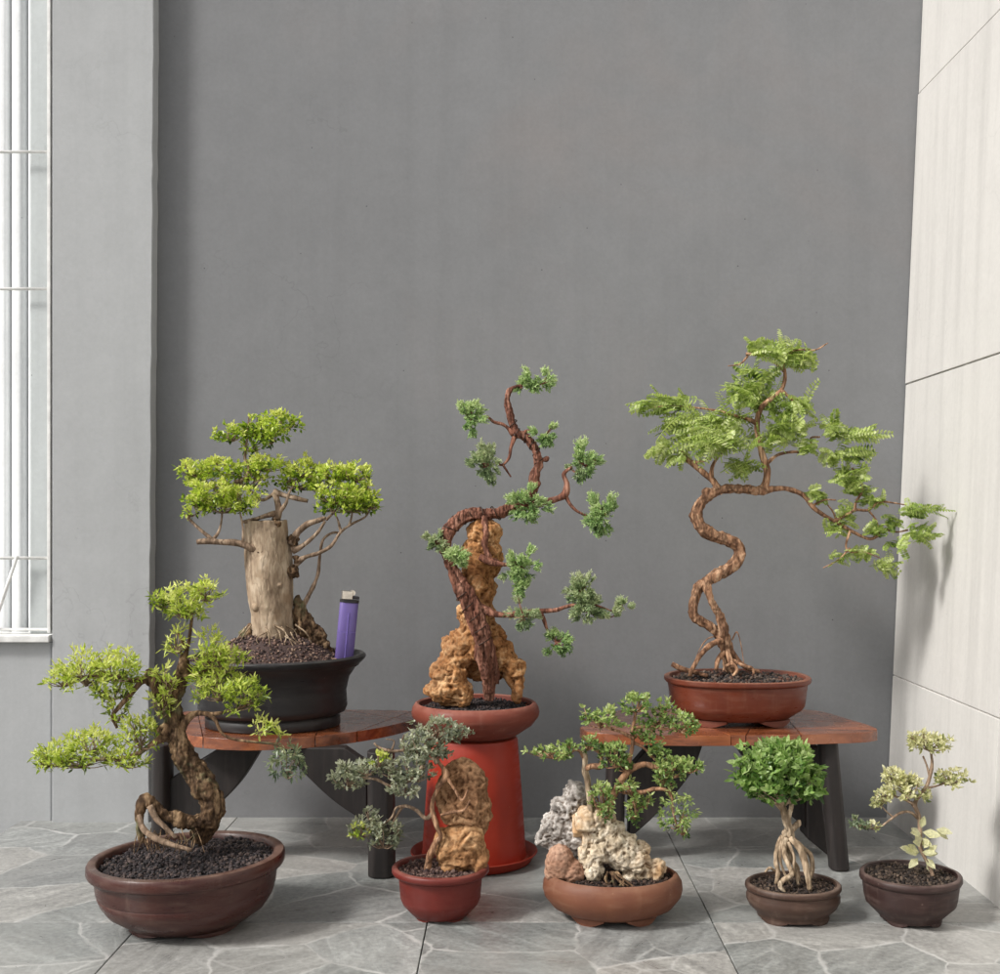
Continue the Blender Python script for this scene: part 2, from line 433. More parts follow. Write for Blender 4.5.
def blob(mb, c, r):
    """ellipsoid, r=(rx,ry,rz)"""
    n, m = 14, 9; vs = [c + Vector((0, 0, r[2]))]
    for i in range(1, m):
        th = pi * i / m
        for j in range(n):
            a = 2 * pi * j / n
            vs.append(c + Vector((r[0] * math.sin(th) * math.cos(a), r[1] * math.sin(th) * math.sin(a), r[2] * math.cos(th))))
    vs.append(c - Vector((0, 0, r[2]))); fs = []
    for j in range(n): fs.append((0, 1 + j, 1 + (j + 1) % n))
    for i in range(m - 2):
        for j in range(n):
            a = 1 + i * n + j; b = 1 + i * n + (j + 1) % n
            fs.append((a, a + n, b + n, b))
    e = len(vs) - 1; o = 1 + (m - 2) * n
    for j in range(n): fs.append((e, o + (j + 1) % n, o + j))
    mb.add(vs, fs)

def organic(mb, name, mat, parent, voxel, disp, smooth=True, label=None, relax=1):
    """union of closed shapes by voxel remesh, then displaced by disp(point)->metres along the normal"""
    me = bpy.data.meshes.new('tmp'); me.from_pydata([tuple(v) for v in mb.v], [], mb.f); me.update()
    o = bpy.data.objects.new('tmp', me); C.objects.link(o)
    r = o.modifiers.new('r', 'REMESH'); r.mode = 'VOXEL'; r.voxel_size = voxel
    if relax:
        s = o.modifiers.new('s', 'SMOOTH'); s.iterations = relax * 3; s.factor = .5
    dg = bpy.context.evaluated_depsgraph_get(); dg.update()
    ev = o.evaluated_get(dg); m2 = bpy.data.meshes.new_from_object(ev)
    bpy.data.objects.remove(o); bpy.data.meshes.remove(me)
    out = MB()
    nv = len(m2.vertices)
    for v in m2.vertices:
        p = v.co.copy(); out.v.append(p + v.normal * disp(p))
    out.f = [tuple(p.vertices) for p in m2.polygons]
    out.c = [(1, 1, 1)] * nv; out.mi = [0] * len(out.f)
    bpy.data.meshes.remove(m2)
    return out.build(name, mat, parent, smooth, label=label)

def d_rock(amp, freq, pit=0.0, pf=60):
    """fractured stone: tilted facets at two sizes, a rough grain, and irregular holes"""
    sd = Vector((rng.uniform(0, 50), rng.uniform(0, 50), 0))
    def facet(q):
        d, pts = noise.voronoi(q)
        n_ = noise.cell_vector(pts[0] * 17.3) - Vector((.5, .5, .5))
        e = min(1, (d[1] - d[0]) / .16)
        return (q - pts[0]).dot(n_) * 1.5 * e + (noise.cell(pts[0] * 9.1)) * .55 * e
    def f(p):
        q = p * freq + sd
        w = q + noise.noise_vector(q * 1.3) * .28
        v = facet(w * .85) * amp * 1.05 + facet(w * 2.3 + Vector((7, 3, 1))) * amp * .42
        v += noise.fractal(q * 2.6, .75, 2.1, 5) * amp * .42
        if pit and noise.noise(p * pf * .33 + sd * 2) > -.02:
            d = noise.voronoi(p * pf + sd + noise.noise_vector(p * pf * 1.2) * .45)[0]
            if d[0] < .38: v -= pit * (1 - d[0] / .38) ** .7
        return v
    return f
def d_bark(amp, freq, axis_squash=.3):
    sd = Vector((rng.uniform(0, 50), rng.uniform(0, 50), 0))
    def f(p):
        q = Vector((p.x, p.y, p.z * axis_squash)) * freq + sd
        return noise.fractal(q, .7, 2.1, 4) * amp + noise.noise(p * freq * 2.5) * amp * .5
    return f

# ------------------------------------------------------------------ pots, soil
PFAC = .2
def ring_r(a, n, ex, poly):
    c, s = math.cos(a), math.sin(a)
    r = (abs(c) ** ex + abs(s) ** ex) ** (-1 / ex)
    if poly:
        h = pi / poly; b = (a % (2 * h)) - h
        r *= 1 + PFAC * (math.cos(h) / math.cos(b) / ((1 + math.cos(h)) / 2) - 1)
    return r
def lathe(mb, cx, cy, z0, s, prof, sy=1.0, n=72, ex=2.0, tilt=0.0, poly=0, wob=0.0):
    hmax = max(h for _, h in prof); vs = []; sd = rng.uniform(0, 50)
    for r, h in prof:
        for j in range(n):
            a = 2 * pi * j / n; k_ = ring_r(a, n, ex, poly)
            if wob: k_ *= 1 + wob * noise.noise(Vector((math.cos(a) * 1.5 + sd, math.sin(a) * 1.5, h * .03)))
            x = r * s * k_ * math.cos(a); y = r * s * sy * k_ * math.sin(a)
            vs.append(Vector((cx + x, cy + y, z0 + h * s + tilt * x * (h / hmax))))
    fs = []
    for i in range(len(prof) - 1):
        for j in range(n):
            a = i * n + j; b = i * n + (j + 1) % n
            fs.append((a, b, b + n, a + n))
    fs.append(tuple(range(n - 1, -1, -1)))
    if True: fs.append(tuple(range((len(prof) - 1) * n, len(prof) * n)))
    mb.add(vs, fs)

def pot(root, cx, D, z0, prof, mat, name='pot', sy=1.0, ex=2.0, tilt=0.0, poly=0, feet=None, rimcut=None, n=72):
    """rimcut: index in prof where the rim begins (separate part)"""
    s = D / F; c = at(cx, 0, D)
    prof = list(prof)
    if rimcut:
        mb = MB(); lathe(mb, c.x, D, z0, s, prof[:rimcut + 1] + [(prof[rimcut][0] - 6, prof[rimcut][1])], sy, n, ex, 0 if not tilt else tilt * prof[rimcut][1] / prof[-1][1], poly)
        p = mb.build(name, mat, root, True)
        mb = MB(); pr = prof[rimcut:]
        hm = max(h for _, h in prof)
        vs = []; nn = n
        for r, h in pr:
            for j in range(nn):
                a = 2 * pi * j / nn; k_ = ring_r(a, nn, ex, poly)
                x = r * s * k_ * math.cos(a); y = r * s * sy * k_ * math.sin(a)
                vs.append(Vector((c.x + x, D + y, z0 + h * s + .0002 + tilt * x * (h / hm))))
        fs = []
        m = len(pr)
        for i in range(m):
            for j in range(nn):
                a = i * nn + j; b = i * nn + (j + 1) % nn; i2 = ((i + 1) % m)
                fs.append((a, b, i2 * nn + (j + 1) % nn, i2 * nn + j))
        mb.add(vs, fs)
        rm = mb.build('rim', mat, p, True)
        for o in (p, rm): sharpen(o)
    else:
        mb = MB(); lathe(mb, c.x, D, z0, s, prof, sy, n, ex, tilt, poly)
        p = mb.build(name, mat, root, True); sharpen(p)
    if feet:
        rr, h, wdeg, angs = feet
        for a0 in angs:
            mb = MB(); st = 8; vs = []
            for i in range(st + 1):
                a = math.radians(a0 - wdeg / 2 + wdeg * i / st)
                w = .35 + .65 * min(1, 3.2 * min(i, st - i) / st + 0)
                for (r_, hh) in ((rr, h), (rr, h * (1 - w)), (rr - 7, h * (1 - w)), (rr - 7, h)):
                    k_ = ring_r(a, n, ex, 0)
                    vs.append(Vector((c.x + r_ * s * k_ * math.cos(a), D + r_ * s * sy * k_ * math.sin(a), z0 + hh * s)))
            fs = []
            for i in range(st):
                for j in range(4):
                    b = i * 4 + j; d = i * 4 + (j + 1) % 4
                    fs.append((b, b + 4, d + 4, d))
            fs += [(0, 1, 2, 3), (st * 4 + 3, st * 4 + 2, st * 4 + 1, st * 4)]
            mb.add(vs, fs); mb.build('foot', mat, p, False)
    return p
def sharpen(o, ang=50):
    me = o.data
    try: me.set_sharp_from_angle(angle=math.radians(ang))
    except Exception: pass

def soil(root, cx, D, z0, r, h, mound=0.0, moff=(0, 0), msig=.5, n=900, g=1.7, pal=None, sy=1.0, ex=2.0, mound_fn=None, tilt=0.0):
    """grit bed: radius r px at height h px, plus mound of height mound px centred at moff (fraction of r)"""
    pal = pal or [(.030, .025, .027), (.055, .042, .042), (.085, .062, .055), (.02, .017, .018)]
    s = D / F; c = at(cx, 0, D); mb = MB()
    def height(u, v):
        e = ((u - moff[0]) ** 2 + (v - moff[1]) ** 2) / (msig ** 2)
        k_ = mound * math.exp(-e)
        if mound_fn: k_ += mound_fn(u, v)
        return (h + k_ + noise.noise(Vector((u * 4, v * 4, cx))) * 1.5) * s
    N, K = 40, 12; vs = [Vector((c.x, D, z0 + height(0, 0)))]
    for i in range(1, K + 1):
        for j in range(N):
            a = 2 * pi * j / N; u = i / K * math.cos(a); v = i / K * math.sin(a); k_ = ring_r(a, N, ex, 0)
            x = u * r * s * k_
            vs.append(Vector((c.x + x, D + v * r * s * sy * k_, z0 + height(u, v) - (0 if i < K else 3 * s) + tilt * x)))
    fs = [(0, 1 + j, 1 + (j + 1) % N) for j in range(N)]
    for i in range(K - 1):
        for j in range(N):
            a = 1 + i * N + j; b = 1 + i * N + (j + 1) % N; fs.append((a, a + N, b + N, b))
    mb.add(vs, fs, pal[0])
    iv, iff = ico()
    for i in range(n):
        a = rng.uniform(0, 2 * pi); q = math.sqrt(rng.random()) * .985
        u, v = q * math.cos(a), q * math.sin(a); k_ = ring_r(a, N, ex, 0)
        gs = g * s * rng.choice([.55, .7, .85, 1, 1, 1.2]) * rng.uniform(.85, 1.15)
        x = u * r * s * k_
        p = Vector((c.x + x, D + v * r * s * sy * k_, z0 + height(u, v) + gs * rng.uniform(.0, .75) + tilt * x))
        rot = Matrix.Rotation(rng.uniform(0, 6.28), 3, Vector((rng.gauss(0, 1), rng.gauss(0, 1), rng.gauss(0, 1))).normalized())
        sc = (rng.uniform(.7, 1.2), rng.uniform(.7, 1.2), rng.uniform(.6, 1))
        col = rng.choice(pal); kk = rng.uniform(.7, 1.3); col = tuple(x_ * kk for x_ in col)
        mb.add([p + rot @ Vector((w.x * sc[0], w.y * sc[1], w.z * sc[2])) * gs * rng.uniform(.8, 1.15) for w in iv], iff, col)
    return mb.build('soil', M['soil'], root)

# ------------------------------------------------------------------ foliage
def lerp(a, b, t): return tuple(x + (y - x) * t for x, y in zip(a, b))
def leaf(mb, p, d, nrm, L, W, col, fold=.25, droop=0.0):
    d = d.normalized(); w = d.cross(nrm)
    if w.length < 1e-5: w = d.orthogonal()
    w.normalize(); nn = w.cross(d)
    m1 = p + d * L * .45 - nn * W * fold; 
    tip = p + d * L - nn * L * droop
    a = p + d * L * .42 + w * W * .5; b = p + d * L * .42 - w * W * .5
    a2 = p + d * L * .75 + w * W * .33 - nn * L * droop * .5; b2 = p + d * L * .75 - w * W * .33 - nn * L * droop * .5
    m2 = p + d * L * .75 - nn * (W * fold * .6 + L * droop * .5)
    mb.add([p, a, m1, b, a2, m2, b2, tip], [(0, 2, 1), (0, 3, 2), (1, 2, 5, 4), (2, 3, 6, 5), (4, 5, 7), (5, 6, 7)], col)

PAL = {
    'lime': [(.06, .125, .016), (.32, .47, .038), (.60, .72, .11), (.76, .80, .25)],
    'ulmus': [(.075, .12, .024), (.34, .46, .048), (.60, .70, .13), (.74, .78, .26)],
    'greygreen': [(.055, .085, .055), (.15, .21, .125), (.27, .33, .21), (.37, .41, .24)],
    'juniper': [(.07, .13, .05), (.23, .38, .135), (.44, .60, .25), (.60, .71, .37)],
    'juniperdry': [(.09, .14, .07), (.25, .35, .17), (.43, .53, .28), (.58, .63, .40)],
    'premna': [(.05, .10, .028), (.17, .29, .08), (.36, .49, .16), (.54, .62, .26)],
    'tamarind': [(.09, .16, .035), (.30, .42, .085), (.54, .64, .21), (.74, .80, .44)],
    'ball': [(.04, .095, .022), (.14, .27, .06), (.30, .46, .13), (.48, .61, .27)],
    'variegated': [(.13, .17, .06), (.44, .46, .21), (.72, .71, .42), (.82, .80, .56)],
    'blue': [(.065, .085, .06), (.20, .235, .165), (.38, .41, .30), (.54, .56, .43)],
}
def rnd3():
    while True:
        v = Vector((rng.uniform(-1, 1), rng.uniform(-1, 1), rng.uniform(-1, 1)))
        if .05 < v.length < 1: return v
def pad(parent, D, cx, cy, rx, ry, dz=0.0, rd=None, n=260, L=5.0, W=2.2, pal='lime', up=.45, k=6, stem=None, twigmat='bark_twig',
        bright=0.0, flat=.55, name='foliage_pad', mat='leaf', mb=None, twigs=True, shell=.55, label=None, droop=.08):
    """a clump of foliage: ellipsoid centre/radii in photo pixels at depth D+dz"""
    y = D + dz; s = y / F; c = at(cx, cy, y); rd = rd or max(rx * .8, ry)
    R = Vector((rx * s, rd * s, ry * s)); P = PAL[pal]
    own = mb is None
    if own: mb = MB()
    n = int(n * 1.4)
    nc = max(3, n // k); cents = []
    lump = rng.uniform(0, 60)
    tries = 0
    while len(cents) < nc and tries < nc * 20:
        tries += 1
        v = rnd3(); v = v.normalized() * (v.length ** shell)
        if v.z < -flat and rng.random() < .8: continue
        # uneven outline: noise decides how far the clump reaches and where gaps are
        e = 1 + .5 * noise.noise(v.normalized() * 2.1 + Vector((lump, 0, 0)))
        if rng.random() < .16: e *= rng.uniform(1.05, 1.32)
        if noise.noise(v * 2.4 + Vector((0, lump, 0))) < -.2: continue
        cents.append((v * e, c + Vector((v.x * R.x, v.y * R.y, v.z * R.z)) * e))
    st = c - Vector((0, 0, R.z * .75)) if stem is None else at(stem[0], stem[1], y + (stem[2] if len(stem) > 2 else 0))
    for v, p in cents:
        if twigs and rng.random() < min(1, 16 / nc):
            mid = (st + p) / 2 + Vector((rng.gauss(0, .1) * R.x, rng.gauss(0, .1) * R.y, -.1 * R.z))
            tube(mb, [(st, .75 * s), (mid, .6 * s), (p, .35 * s)], 4, .1, mi=1, step=4 * s, caps=False)
        out = Vector((v.x, v.y * .8, v.z + up)); ct = rng.gauss(0, .16)
        for i in range(k):
            d = (rnd3().normalized() * .95 + out * .55 + Vector((0, 0, up * .35))).normalized()
            nr = (Vector((0, 0, 1)) * .8 + rnd3() * .9 + Vector((0, -.35, 0))).normalized()
            l = L * s * rng.uniform(.5, 1.3); w = W * s * rng.uniform(.75, 1.2)
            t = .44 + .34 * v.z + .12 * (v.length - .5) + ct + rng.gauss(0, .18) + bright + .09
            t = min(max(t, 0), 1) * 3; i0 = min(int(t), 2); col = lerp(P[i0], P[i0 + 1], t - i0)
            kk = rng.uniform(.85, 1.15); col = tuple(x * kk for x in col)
            leaf(mb, p + rnd3() * L * s * .35, d, nr, l, w, col, rng.uniform(.1, .35), rng.uniform(0, droop * 2))
    if own: return mb.build(name, [M[mat], M[twigmat]], parent, False, label=label)

def needles(parent, D, cx, cy, rx, ry, dz=0.0, rd=None, n=90, pal='juniper', bright=0.0, stem=None, name='foliage_pad', ln=6.0, label=None):
    """juniper clump: feathery sprays, each a curved twiglet clad in short scale-like blades"""
    y = D + dz; n = int(n * 1.45); s = y / F; c = at(cx, cy, y); rd = rd or max(rx * .8, ry) * .9
    R = Vector((rx * s, rd * s, ry * s)); P = PAL[pal]; mb = MB()
    st = c - Vector((0, 0, R.z * .2)) if stem is None else at(stem[0], stem[1], y)
    lump = rng.uniform(0, 60)
    lobes = []
    for i in range(max(4, n // 15)):
        v = rnd3(); v = v.normalized() * (.3 + .75 * rng.random()); lobes.append((v, rng.gauss(0, .13)))
    for i in range(n):
        lv, lc = lobes[i % len(lobes)]
        v = lv + rnd3() * .30
        p = c + Vector((v.x * R.x, v.y * R.y, v.z * R.z))
        if i % 10 == 0:
            tube(mb, [(st, .8 * s), ((st + p) / 2 - Vector((0, 0, .06 * R.z)), .6 * s), (p, .35 * s)], 4, .1, mi=1, step=4 * s, caps=False)
        d = (lv * 1.0 + v * .3 + rnd3() * .6 + Vector((0, 0, .22))).normalized()
        ll = ln * s * rng.uniform(.6, 1.25); ct = lc + rng.gauss(0, .12)
        bend = rnd3() * .3
        m = 7
        for j in range(m):
            q = j / (m - 1); dd = (d + bend * q).normalized(); b = p + dd * ll * q * .8
            for w_ in range(2):
                ax = (dd * .8 + rnd3().normalized() * .65).normalized()
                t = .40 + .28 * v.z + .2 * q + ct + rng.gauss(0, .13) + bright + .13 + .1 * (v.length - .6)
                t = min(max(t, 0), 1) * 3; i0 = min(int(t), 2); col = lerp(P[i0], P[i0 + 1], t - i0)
                w2 = ax.orthogonal().normalized(); w2 = Matrix.Rotation(rng.uniform(0, 6.28), 3, ax) @ w2
                lw = .95 * s; l2 = 2.9 * s * rng.uniform(.7, 1.2)
                mb.add([b - w2 * lw * .5, b + w2 * lw * .5, b + ax * l2 + w2 * lw * .3, b + ax * l2 - w2 * lw * .3], [(0, 1, 2, 3)], col)
    return mb.build(name, [M['needle'], M['bark_red']], parent, False, label=label)

def frond(mb, p, d, L, pairs, ll, lw, pal, bright=0.0, droop=.5, fold=.3):
    """pinnate tamarind leaf: rachis with paired leaflets"""
    P = PAL[pal]; d = d.normalized(); pts = []
    q = p.copy(); dd = d.copy(); st = L / 10
    for i in range(11):
        pts.append(q.copy()); q = q + dd * st; dd = (dd + Vector((0, 0, -droop * .11))).normalized()
    tube(mb, [(pts[0], L * .014), (pts[5], L * .011), (pts[10], L * .006)], 4, 0, mi=0, col=lerp(P[1], P[2], .5), caps=False, step=L * .1)
    ct = rng.gauss(0, .13)
    roll = rng.gauss(0, .9)
    for i in range(pairs):
        f = .14 + .84 * i / (pairs - 1); x = f * 10; a = int(x); a = min(a, 9); b = pts[a].lerp(pts[a + 1], x - a)
        t_ = (pts[a + 1] - pts[a]).normalized(); side = t_.cross(Vector((0, 0, 1)))
        if side.length < .05: side = Vector((1, 0, 0))
        side.normalize(); side = Matrix.Rotation(roll, 3, t_) @ side; upv = side.cross(t_)
        size = math.sin(pi * (.18 + .74 * f)) ** .5
        for sg in (-1, 1):
            ax = (side * sg * .9 + t_ * .5 - upv * fold + rnd3() * .12).normalized()
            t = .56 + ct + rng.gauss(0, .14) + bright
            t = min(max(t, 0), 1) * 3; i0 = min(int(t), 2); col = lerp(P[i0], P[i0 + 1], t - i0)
            leaf(mb, b, ax, upv + rnd3() * .25, ll * size * rng.uniform(.85, 1.1), lw * rng.uniform(.95, 1.25), col, .12, .06)

# ================================================================== THE PLACE
YB = 1.79            # back wall
def struct(mb, name, mat, **kw):
    o = mb.build(name, mat, origin=Vector((0, 0, 0)), **kw); return tag(o, kind='structure')

# ---- ground and raised tiled floor
mb = MB(); mb.add([(-40, -40, -.16), (40, -40, -.16), (40, 40, -.16), (-40, 40, -.16)], [(0, 1, 2, 3)])
struct(mb, 'ground', M['ground'])
FX0 = -.6935; FX1 = .56
mb = MB(); mb.box(((FX0 + FX1) / 2 + .003, .2, -.083), (FX1 - FX0 - .006, 3.2, .15))
o = struct(mb, 'floor_base', M['floor_grout'])
mb = MB(); T = .303; g = .0006
xs = [FX0] + [x for x in [-.0878 + T * i for i in range(-3, 5)] if FX0 + .05 < x < FX1 - .06] + [FX1]
ys = [-1.4] + [1.327 - T * i for i in range(8, -3, -1)] + [1.80]
for i in range(len(xs) - 1):
    for j in range(len(ys) - 1):
        a, b, c_, d_ = xs[i] + g, xs[i + 1] - g, ys[j] + g, ys[j + 1] - g
        if b - a < .01 or d_ - c_ < .01: continue
        mb.box(((a + b) / 2, (c_ + d_) / 2, -.004), (b - a, d_ - c_, .0079))
struct(mb, 'floor', M['floor'], bevel=.0008)

# ---- grey rear wall
HT = 2.5
mb = MB(); mb.box((.12, YB + .05, (HT - .16) / 2), (1.5, .1, HT + .16))
o = mb.build('plaster_wall', M['wall'], origin=Vector((0, 0, 0)))
tag(o, 'dark grey painted plaster wall behind the bonsai display', 'wall', kind='thing')

# ---- pillar left of it, the wall's grey coloured paler as if lit (leans a hair), its right face shows
yp = 1.762
def pillar_pts(z): return (-.502 + -.0075 * (1 - z / 1.17), -.6457)
mb = MB()
zs = [-.16 + (HT + .16) * i / 120 for i in range(121)]
vs = []
for z in zs:
    xr, xl = pillar_pts(z); e = .0012 * noise.noise(Vector((0, 3, z * 9))) + .0016 * noise.noise(Vector((0, 3, z * 60)))
    vs += [Vector((xl, yp, z)), Vector((xr + e, yp, z)), Vector((xr + e, 1.7895, z)), Vector((xl, 1.7895, z))]
fs = []
for i in range(120):
    for j in range(4):
        a = i * 4 + j; b = i * 4 + (j + 1) % 4; fs.append((a, b, b + 4, a + 4))
fs += [(3, 2, 1, 0), (480, 481, 482, 483)]
mb.add(vs, fs)
o = mb.build('pillar', M['pillar'], origin=Vector((0, 0, 0)), bevel=.0015)
tag(o, 'grey plastered pillar, coloured paler for the light on it, between the window and the dark grey wall', 'pillar', kind='thing')

# ---- left wall with the window opening
yl = 1.770
zsill = HC - (641 - CY) * yl / F; xj = at(52, 0, yl).x
mb = MB()
xw = xj - .0003
mb.prism([(xw, -.16), (xw, zsill), (xw - 1.1, zsill), (xw - 1.1, 1.9), (xw, 1.9), (xw, HT), (xw - 1.5, HT), (xw - 1.5, -.16)], 'y', yl, yl + .12)
o = mb.build('low_wall', M['pillar'], origin=Vector((0, 0, 0)), bevel=.003)
tag(o, 'grey plastered wall below the barred window at the far left', 'wall', kind='thing')
root = thing('window', (xj - .2, yl, zsill), 'tall window with white bars in front of a pale corrugated panel', 'window')
root['kind'] = 'thing'
mb = MB()
yb_ = yl + .060; zt = 2.4
mb.box((xj - .5, yb_ + .03, (zsill + zt) / 2), (1.0, .006, zt - zsill - .006))
def rib(pa, pb, depth):
    xa_, xb_ = at(pa, 0, yb_).x, at(pb, 0, yb_).x; n = 10; vs = []
    for i in range(n + 1):
        t = i / n; x = xa_ + (xb_ - xa_) * t; e = max(0, 1 - abs(2 * t - 1) ** 5)
        for z in (zsill + .006, zsill + .7, zt): vs.append(Vector((x + .0012 * noise.noise(Vector((pa, z * 3, 0))), yb_ + .027 - depth * e, z)))
    mb.add(vs, [(i * 3 + j, i * 3 + j + 1, i * 3 + j + 4, i * 3 + j + 3) for i in range(n) for j in range(2)])
pxs_ = [(-6, 6.4, .020), (7.4, 24.4, .024), (25.2, 32.4, .021)] + [(-2 - 18 * i - 16, -2 - 18 * i, .02) for i in range(38)]
for q in pxs_: rib(*q)
mb.build('corrugated_panel', M['sheet'], root, True)
mb = MB(); xa = at(32.5, 0, yl + .03).x; mb.box(((xa + xj - .001) / 2, yl + .035, (zsill + 1.9) / 2 + .004), (xj - .001 - xa, .03, 1.9 - zsill - .008))
mb.build('jamb_board', M['jamb'], root, bevel=.002)
mb = MB(); mb.box((xj - .0015, yl + .001, (zsill + 1.9) / 2 + .006), (.0045, .02, 1.9 - zsill - .012))
mb.build('frame_strip', M['white_paint'], root, bevel=.0006)
mb = MB(); mb.box((xj - .5, yl + .018, zsill + .004), (1.0, .06, .010)); mb.build('sill', M['white_paint'], root, bevel=.0015)
mb = MB(); mb.box((xj - .5, yl + .012, zsill + .0155), (1.0, .008, .0035)); mb.build('sill_rail', M['white_paint'], root, bevel=.0008)
for py in (152, 289, 558, -60):
    mb = MB(); z = at(0, py, yl + .008).z; a = Vector((xj - .002, yl + .008, z)); b = Vector((xj - 1.0, yl + .008, z + .001))
    tube(mb, [(a, .0022), (b, .0022)], 8, 0, step=.1); mb.build('bar', M['white_paint'], root, True)
mb = MB(); a = at(17, 556, yl + .006); b = at(-60, 790, yl + .006); b = a + (b - a) * ((a.z - zsill - .02) / (a.z - b.z))
tube(mb, [(a, .0026), (b, .0026)], 8, 0, step=.1); mb.build('bar', M['white_paint'], root, True)

# ---- right wall of white tiles, leaning outward a little
def wallx(z): return .5384 + .0441 * z
mb = MB(); vs = []
def wp(y, z, d=0): return Vector((wallx(z) + d, y, z))
vs = [wp(-1.5, -.16, .0022), wp(YB - .001, -.16, .0022), wp(YB - .001, HT, .0022), wp(-1.5, HT, .0022), wp(-1.5, -.16, .1), wp(YB - .001, -.16, .1), wp(YB - .001, HT, .1), wp(-1.5, HT, .1)]
BOXF = [(0, 1, 2, 3), (7, 6, 5, 4), (0, 4, 5, 1), (1, 5, 6, 2), (2, 6, 7, 3), (3, 7, 4, 0)]
mb.add(vs, BOXF, mi=1)
zj = [-.155, .204, .6195, 1.035, 1.45, 1.865, 2.28, HT]
yj = [YB - .001] + [1.40 - .41 * i for i in range(8)]
for i in range(len(zj) - 1):
    for j in range(len(yj) - 1):
        a, b = yj[j + 1] + .0008, yj[j] - .0008; c_, d_ = zj[i] + .0008, zj[i + 1] - .0008
        e = rng.uniform(-.0006, .0006)
        mb.add([wp(a, c_, e), wp(b, c_, e), wp(b, d_, e), wp(a, d_, e), wp(a, c_, .0055), wp(b, c_, .0055), wp(b, d_, .0055), wp(a, d_, .0055)], BOXF, mi=0)
o = mb.build('tiled_wall', [M['white_tile'], M['grout']], origin=Vector((0, 0, 0)), bevel=.001)
tag(o, 'off-white wall of large streaked cement tiles on the right', 'wall', kind='thing')

# ================================================================== BENCHES
def clip(poly, a, b, c):
    """keep a*x+b*y<=c"""
    out = []
    for i in range(len(poly)):
        p, q = poly[i], poly[(i + 1) % len(poly)]
        fp, fq = a * p[0] + b * p[1] - c, a * q[0] + b * q[1] - c
        if fp <= 0: out.append(p)
        if (fp < 0) != (fq < 0):
            t = fp / (fp - fq); out.append((p[0] + (q[0] - p[0]) * t, p[1] + (q[1] - p[1]) * t))
    return out
def slab_poly(pxs, H):
    out = []
    for px, py in pxs:
        y = F * (HC - H) / (py - CY); out.append(((px - CX) * y / F, y))
    q = [np.array((a, b, 0.0)) for a, b in out]
    return [(float(a[0]), float(a[1])) for a in catmull(q + [q[0]], 60)[:-1]]
def bench(label, H, outline, cuts, th, legs, boards, braces):
    poly = slab_poly(outline, H)
    cx = sum(p[0] for p in poly) / len(poly); cy = sum(p[1] for p in poly) / len(poly)
    root = thing('wooden_bench', (cx, cy, 0), label, 'bench', 'low wooden benches holding bonsai')
    pieces = [poly]
    for (p0, p1) in cuts:
        (ax, ay), (bx, by) = p0, p1
        nx, ny = -(by - ay), bx - ax; L = math.hypot(nx, ny); nx, ny = nx / L, ny / L; c0 = nx * ax + ny * ay
        new = []
        for q in pieces:
            A = clip(q, nx, ny, c0 - .0005); B = clip(q, -nx, -ny, -c0 - .0005)
            new += [w for w in (A, B) if len(w) > 2 and area(w) > 2e-5]
        pieces = new
    mb = MB()
    for q in pieces: mb.prism(q, 'z', H - th, H)
    mb.build('bench_top', M['bench_top'], root, bevel=.005)
    for (xb, yb, xt, yt, w, d) in legs:
        mb = MB(); vs = []
        for (x, y, z) in ((xb, yb, 0.0005), ((xb * .5 + xt * .5), (yb + yt) / 2, (H - th) / 2), (xt, yt, H - th - .0004)):
            for j in range(12):
                a = 2 * pi * j / 12; k_ = ring_r(a, 12, 3.2, 0)
                vs.append(Vector((x + w * k_ * math.cos(a), y + d * k_ * math.sin(a), z)))
        fs = [(i * 12 + j, i * 12 + (j + 1) % 12, i * 12 + 12 + (j + 1) % 12, i * 12 + 12 + j) for i in range(2) for j in range(12)]
        fs += [tuple(range(11, -1, -1)), tuple(range(24, 36))]
        mb.add(vs, fs); mb.build('leg', M['bench_leg'], root, bevel=.002)
    for poly2, ya, yb in braces:
        mb = MB(); mb.prism(poly2, 'y', ya, yb); mb.build('brace', M['bench_leg'], root, bevel=.002)
    return root
def area(q): return abs(sum(q[i][0] * q[(i + 1) % len(q)][1] - q[(i + 1) % len(q)][0] * q[i][1] for i in range(len(q)))) / 2
def arch(px_out, px_in, y):
    """closed polygon from two pixel polylines at depth y -> (x,z)"""
    a = [np.array((at(p, q, y).x, at(p, q, y).z, 0)) for p, q in px_out]; b = [np.array((at(p, q, y).x, at(p, q, y).z, 0)) for p, q in px_in]
    return [(float(v[0]), float(v[1])) for v in catmull(a, 14)] + [(float(v[0]), float(v[1])) for v in catmull(b, 14)]

H1, H2 = .164, .168
def on(px, py, H):
    y = F * (HC - H) / (py - CY); return ((px - CX) * y / F, y)
y1 = 1.50
bench('wooden bench under the black pot with red-brown top and arched braces', H1,
      [(172, 722), (186, 734), (232, 739), (290, 738), (345, 733), (392, 725), (421, 716), (412, 711), (350, 709.5), (250, 709.5), (190, 711), (172, 715)],
      [(on(340, 709, H1), on(420, 722, H1)), (on(320, 745, H1), on(420, 708, H1)), (on(180, 724, H1), on(420, 717, H1)), (on(196, 705, H1), on(206, 750, H1)), (on(312, 745, H1), on(322, 718, H1))], .0135,
      [(at(382, 0, y1).x, y1, at(381, 0, y1).x, y1, .0165, .0165), (at(162, 0, 1.55).x, 1.55, at(163, 0, 1.55).x, 1.55, .011, .02)],
      [],
      [(arch([(368, 822), (335, 800), (305, 772), (284, 746.5)], [(345, 746.5), (368, 762)][::1], y1 + .02), y1 + .012, y1 + .034),
       (arch([(171, 828), (205, 815), (238, 785), (263, 746.5)], [(222, 746.5), (171, 778)], 1.555), 1.545, 1.575)])
